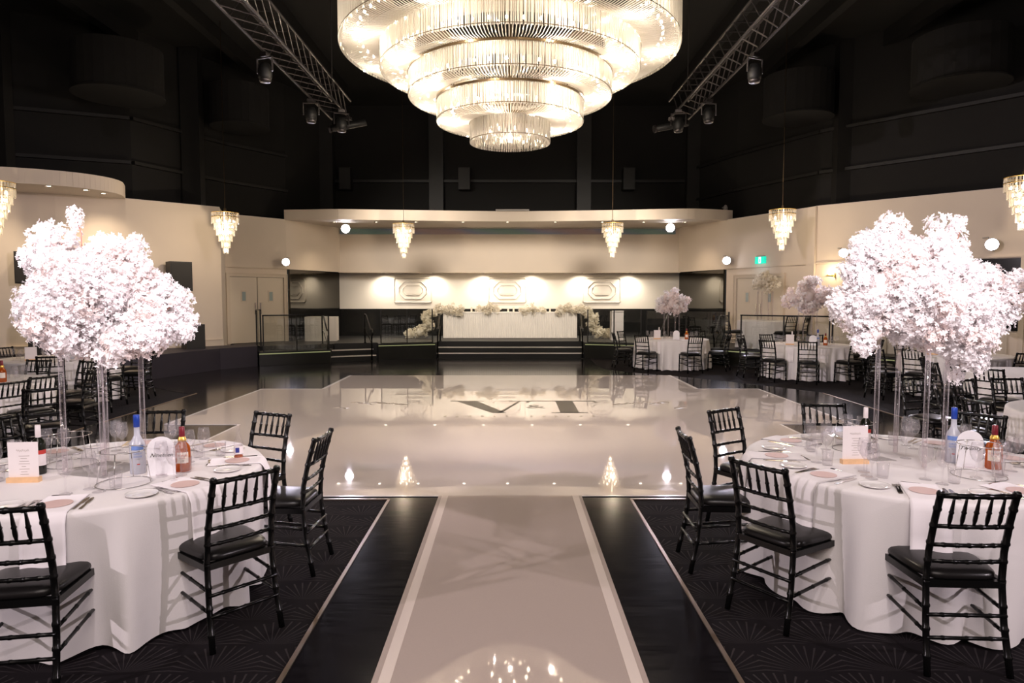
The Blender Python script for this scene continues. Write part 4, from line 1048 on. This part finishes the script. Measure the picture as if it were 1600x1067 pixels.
def wine(x, y, z, label):
    t = thing('wine_bottle', label, 'bottle', (x, y, z)); fa = atan2(-y, -x)
    MB().lathe([(0, .001), (.036, .001), (.038, .008), (.038, .18), (.03, .205), (.0145, .225), (.0135, .29)], 24).build('body', BOTD, t, True)
    MB().lathe([(.0145, .225), (.0155, .227), (.015, .295), (.013, .3), (0, .3)], 20).build('capsule', CARD, t, True)
    b = MB()
    for k in range(10):
        a = fa - 1.0 + 2.2 * k / 9; b.v += [(.0388 * cos(a), .0388 * sin(a), .055), (.0388 * cos(a), .0388 * sin(a), .15)]
    b.f = [(2 * k, 2 * k + 2, 2 * k + 3, 2 * k + 1) for k in range(9)]; b.build('label', CARD, t)
    b = MB()
    for k in range(10):
        a = fa - 1.0 + 2.2 * k / 9; b.v += [(.0392 * cos(a), .0392 * sin(a), .125), (.0392 * cos(a), .0392 * sin(a), .15)]
    b.f = [(2 * k, 2 * k + 2, 2 * k + 3, 2 * k + 1) for k in range(9)]; b.build('label_band', REDP, t)
def menu_card(x, y, z, w, h, label, detail=True, rz=None):
    t = thing('menu_card', label, 'menu', (x, y, z), rz if rz is not None else face(x, y))
    MB().box(-w / 2 - .005, -.02, 0, w / 2 + .005, .02, .03).build('wooden_block', WOOD, t)
    MB().box(-w / 2, -.0012, .02, w / 2, .0012, h).build('card', CARD, t)
    if detail:
        pts = []
        for k in range(40): pts.append((-.035 + .07 * k / 39, -.002, h - .05 + .006 * sin(k * 1.1) + .002 * sin(k * .4)))
        MB().tube(pts, .0005, 4).build('script_heading', INKL, t)
        b = MB()
        for k, ww in enumerate((.05, .03, .045, .052, .02, .048, .03, .04)): b.box(-ww / 2 * w / .18, -.0022, h - .082 - k * .0155, ww / 2 * w / .18 * 1.5, -.0015, h - .080 - k * .0155)
        b.build('printed_lines', INKL, t)
def arch_sign(x, y, z, w, h, label, text=None, rz=None):
    t = thing('table_number_sign', label, 'sign', (x, y, z), rz if rz is not None else face(x, y))
    r = w / 2; P = [(-r, 0), (r, 0), (r, h - r)] + [(r * cos(a * pi / 14), h - r + r * sin(a * pi / 14)) for a in range(1, 14)] + [(-r, h - r)]
    n = len(P); b = MB(); b.add([(p[0], -.002, p[1]) for p in P] + [(p[0], .002, p[1]) for p in P], [tuple(range(n)), tuple(range(n, 2 * n))[::-1]] + [(i, n + i, n + (i + 1) % n, (i + 1) % n) for i in range(n)])
    b.build('arched_card', ARCH, t)
    MB().box(-.03, -.015, 0, .03, .015, .008).build('foot', ACRY, t)
    if text:
        o = obj('small_heading', text_mesh('TABLE', .008, INKL, space=1.3), t, (-.02, -.0028, h * .70)); o.rotation_euler = (pi / 2, 0, 0)
        o = obj('script_lettering', text_mesh(text, .034, INK, shear=.45, width=w * .82), t, (0, -.0028, h * .52)); o.rotation_euler = (pi / 2, 0, 0)
def riser(x, y, label):
    t = thing('wire_riser', label, 'stand', (x, y, TZ), random.uniform(0, 2))
    for r, z in ((.145, .003), (.118, .193)):
        MB().tube([(r * cos(a * pi / 24), r * sin(a * pi / 24), z) for a in range(48)], .0025, 6, closed=True).build('ring', CHROME, t, True)
    for k in range(4):
        a = k * pi / 2; MB().tube([(.145 * cos(a), .145 * sin(a), .003), (.118 * cos(a), .118 * sin(a), .193)], .0025, 6).build('wire_leg', CHROME, t, True)
vodka(*G(216, 739, TZ), TZ, 1.0, 'frosted vodka bottle with blue cap on the near left table')
whisky(*G(286, 735, TZ), TZ, 1.0, 'amber whisky bottle with maroon cap on the near left table')
wine(*G(62, 740, TZ), TZ, 'dark wine bottle behind the menu card of the near left table')
menu_card(*G(38, 753, TZ), TZ, .165, .235, 'blush menu card in wooden block on the near left table', rz=.1)
arch_sign(*G(253, 742, TZ), TZ, .155, .235, 'white arched table number sign reading Nineteen, near left table', 'Nineteen', rz=.25)
riser(*G(112, 725, TZ), 'silver wire riser left of the flower posts on the near left table')
riser(*G(194, 755, TZ), 'silver wire riser in front of the vodka on the near left table')
x, y = G(373, 716, TZ)
t = thing('mixer_bottle', 'small clear mixer bottle with navy label at the near left table edge', 'bottle', (x, y, TZ))
MB().lathe([(0, .001), (.028, .001), (.029, .01), (.028, .11), (.012, .16), (.011, .215), (.013, .22), (.013, .235), (0, .235)], 20).build('body', GLASS, t, True)
MB().lathe([(0, .003), (.026, .003), (.026, .022), (0, .022)], 16).build('amber_base', AMBER, t, True)
MB().lathe([(.0295, .035), (.0295, .085)], 20).build('label', CARD, t, True); MB().box(-.018, -.0315, .045, .006, -.029, .078, Matrix.Rotation(.35, 4, 'Z')).build('navy_badge', NAVY, t)
vodka(*G(1488, 722, TZ), TZ, 1.0, 'frosted vodka bottle with blue cap on the near right table')
whisky(*G(1552, 732, TZ), TZ, 1.0, 'amber whisky bottle with maroon cap on the near right table')
wine(*G(1351, 702, TZ), TZ, 'dark wine bottle behind the menu card of the near right table')
menu_card(*G(1335, 724, TZ), TZ, .165, .245, 'white menu card in wooden block on the near right table', rz=.05)
arch_sign(*G(1514, 730, TZ), TZ, .15, .235, 'white arched table number sign reading Twenty, near right table', 'Twenty', rz=-.25)
riser(*G(1529, 743, TZ), 'silver wire riser before the Twenty sign on the near right table')
riser(*G(1335, 702, TZ), 'silver wire riser behind the menu card on the near right table')
def extra(me, nm, px, py, label, tn): 
    x, y = G(px, py, TZ); put(nm, me, label, 'glass', x, y, TZ, 0, 'glasses on the ' + tn)
extra(wine_me, 'wine_glass', 103, 772, 'wine glass in front of the left wire riser on the near left table', 'near left table')
extra(wine_me, 'wine_glass', 272, 752, 'wine glass before the whisky bottle on the near left table', 'near left table')
extra(tumb_me, 'tumbler', 215 + 130, 712, 'tumbler left of the mixer bottle on the near left table', 'near left table')
extra(wine_me, 'wine_glass', 1415, 716, 'wine glass among the flower posts of the near right table', 'near right table')
extra(wine_me, 'wine_glass', 1362, 748, 'wine glass right of the menu card on the near right table', 'near right table')
for q, px in enumerate((1565, 1580, 1593)): extra(wine_me, 'wine_glass', px, 742 - q * 6, ('nearest', 'middle', 'rearmost')[q] + ' wine glass right of the whisky on the near right table', 'near right table')

# dressed far tables
FARLOB = [(0, 0, 1.13, .36), (-.27, .05, 1.05, .25), (.28, -.05, 1.08, .25), (.05, .22, 1.15, .25), (-.08, -.22, 1.1, .26), (.12, 0, 1.38, .17), (-.2, 0, 1.32, .16), (.3, .1, .95, .13), (-.36, 0, .95, .12), (.42, 0, 1.2, .12), (.02, .0, .92, .22)]
TT = [('third left table', 90, 0, 1.0, 3), ('far table right of the stage steps', 75, -.17, .85, 2), ('far table before the exit doors', 85, 0, 1.05, 4),
      ('middle right table behind the big flowers', 75, .05, 1.0, 5), ('second right edge table', 85, .0, 1.05, 6), ('small table on the right platform', 50, -.05, .7, 8)]
for tn, n, dz, sc_, sd in TT:
    (x, y), z, _, _ = TABLES[tn]; rnd = random.Random(sd)
    lobes = [((l[0] * sc_ + rnd.uniform(-.04, .04)), l[1] * sc_, (l[2] - 1.1) * sc_ + 1.1 + dz, l[3] * sc_ * .95) for l in FARLOB]
    centrepiece(x, y, z + TZ, 'white blossom on tall clear posts, ' + tn, lobes, n, MID if sd != 8 else CRM, None, .84 + dz, (), sd, half=.15, rzp=atan2(y, x) - pi / 2 - radians(20))
def clutter(tn, seed, R=.6):
    (x, y), z, _, _ = TABLES[tn]; rnd = random.Random(seed); z += TZ
    vx = Vector((-x, -y)).normalized(); vr = Vector((-vx.y, vx.x))  # towards the camera, and to the right in the picture
    def at(r, s): return x + vx.x * r + vr.x * s, y + vx.y * r + vr.y * s
    whisky(*at(.22, .38), z, 1.0, 'amber whisky bottle on the ' + tn, False); wine(*at(.1, -.32), z, 'dark wine bottle on the ' + tn)
    if seed != 3: vodka(*at(.3, .22), z, 1.0, 'frosted blue-capped bottle on the ' + tn, False)
    menu_card(*at(.35, -.36), z, .17, .235, 'blush menu card in wooden block on the ' + tn, False)
    arch_sign(*at(.42, .12), z, .16, .235, 'white arched number sign on the ' + tn)
    pos = [(-.62, 'far left'), (-.5, 'left'), (-.18, 'inner left'), (.0, 'centre'), (.5, 'right'), (.62, 'far right')]
    for s, w in pos:
        xx, yy = at(rnd.uniform(.25, .5) * (1 if abs(s) < .55 else .6), s); put('wine_glass', wine_me, w + ' wine glass on the ' + tn, 'glass', xx, yy, z, 0, 'glasses on the ' + tn)
        xx, yy = at(-.25, s * .9); put('tumbler', tumb_me, w + ' tumbler on the ' + tn, 'glass', xx, yy, z, 0, 'glasses on the ' + tn)
    for a, w in ((-60, 'left'), (-22, 'front left'), (20, 'front right'), (60, 'right')):
        d = vx * cos(radians(a)) + vr * sin(radians(a))
        tag(obj('napkin', NAPS[0], None, (x, y, z - TZ), atan2(d.y, d.x)), w + ' white napkin over the edge of the ' + tn, 'napkin', 'napkins on the ' + tn)
for i, tn in enumerate(('third left table', 'second left table', 'far table right of the stage steps', 'far table before the exit doors', 'middle right table behind the big flowers')): clutter(tn, i + 1)

# head table garlands: heaps of cream blossom and cascades to the stage floor at both ends
def garland(label, pts, n, seed):
    rnd = random.Random(seed); x0, y0, z0, _ = pts[0]
    t = thing('flower_garland', label, 'flowers', (x0, y0, z0)); core = MB()
    for (x, y, z, r) in pts:
        core.lathe([(r * .6 * sin(pi * q / 6), -r * .6 * cos(pi * q / 6)) for q in range(7)], 8, (x - x0, y - y0, z - z0))
    stuff(core.build('foliage_core', PETALC, t, True))
    for k in range(n):
        x, y, z, r = pts[rnd.randrange(len(pts))]; d = Vector((rnd.gauss(0, 1), rnd.gauss(0, 1), rnd.gauss(0, 1))).normalized() * r * .85
        o = obj('blossom_cluster', CRM[rnd.randrange(3)], t, (x - x0 + d.x, y - y0 + d.y, z - z0 + d.z)); s = rnd.uniform(.6, 1.0); o.scale = (s, s, s); o.rotation_euler = (rnd.uniform(0, 6), rnd.uniform(0, 6), 0)
TB = STZ + .87
for s, w in ((-1, 'left'), (1, 'right')):
    garland('cream flower cascade falling to the floor at the ' + w + ' end of the head table',
            [(s * 3.3, 22.8, STZ + .12, .2), (s * 3.0, 22.8, STZ + .2, .24), (s * 2.75, 22.8, STZ + .45, .2), (s * 2.8, 22.85, STZ + .7, .18), (s * 2.6, 22.9, TB, .16), (s * 2.35, 22.95, TB + .1, .17), (s * 2.0, 23.0, TB + .1, .2), (s * 1.7, 23.0, TB + .04, .17)], 130, 11 + s)
garland('cream flower heap on the head table, left of its middle', [(-1.0, 23.1, TB + .05, .15), (-.75, 23.05, TB + .1, .2), (-.5, 23.1, TB + .04, .16)], 40, 31)
garland('cream flower heap on the head table, right of its middle', [(.5, 23.1, TB + .05, .17), (.8, 23.05, TB + .1, .2), (1.05, 23.1, TB + .04, .15)], 40, 32)
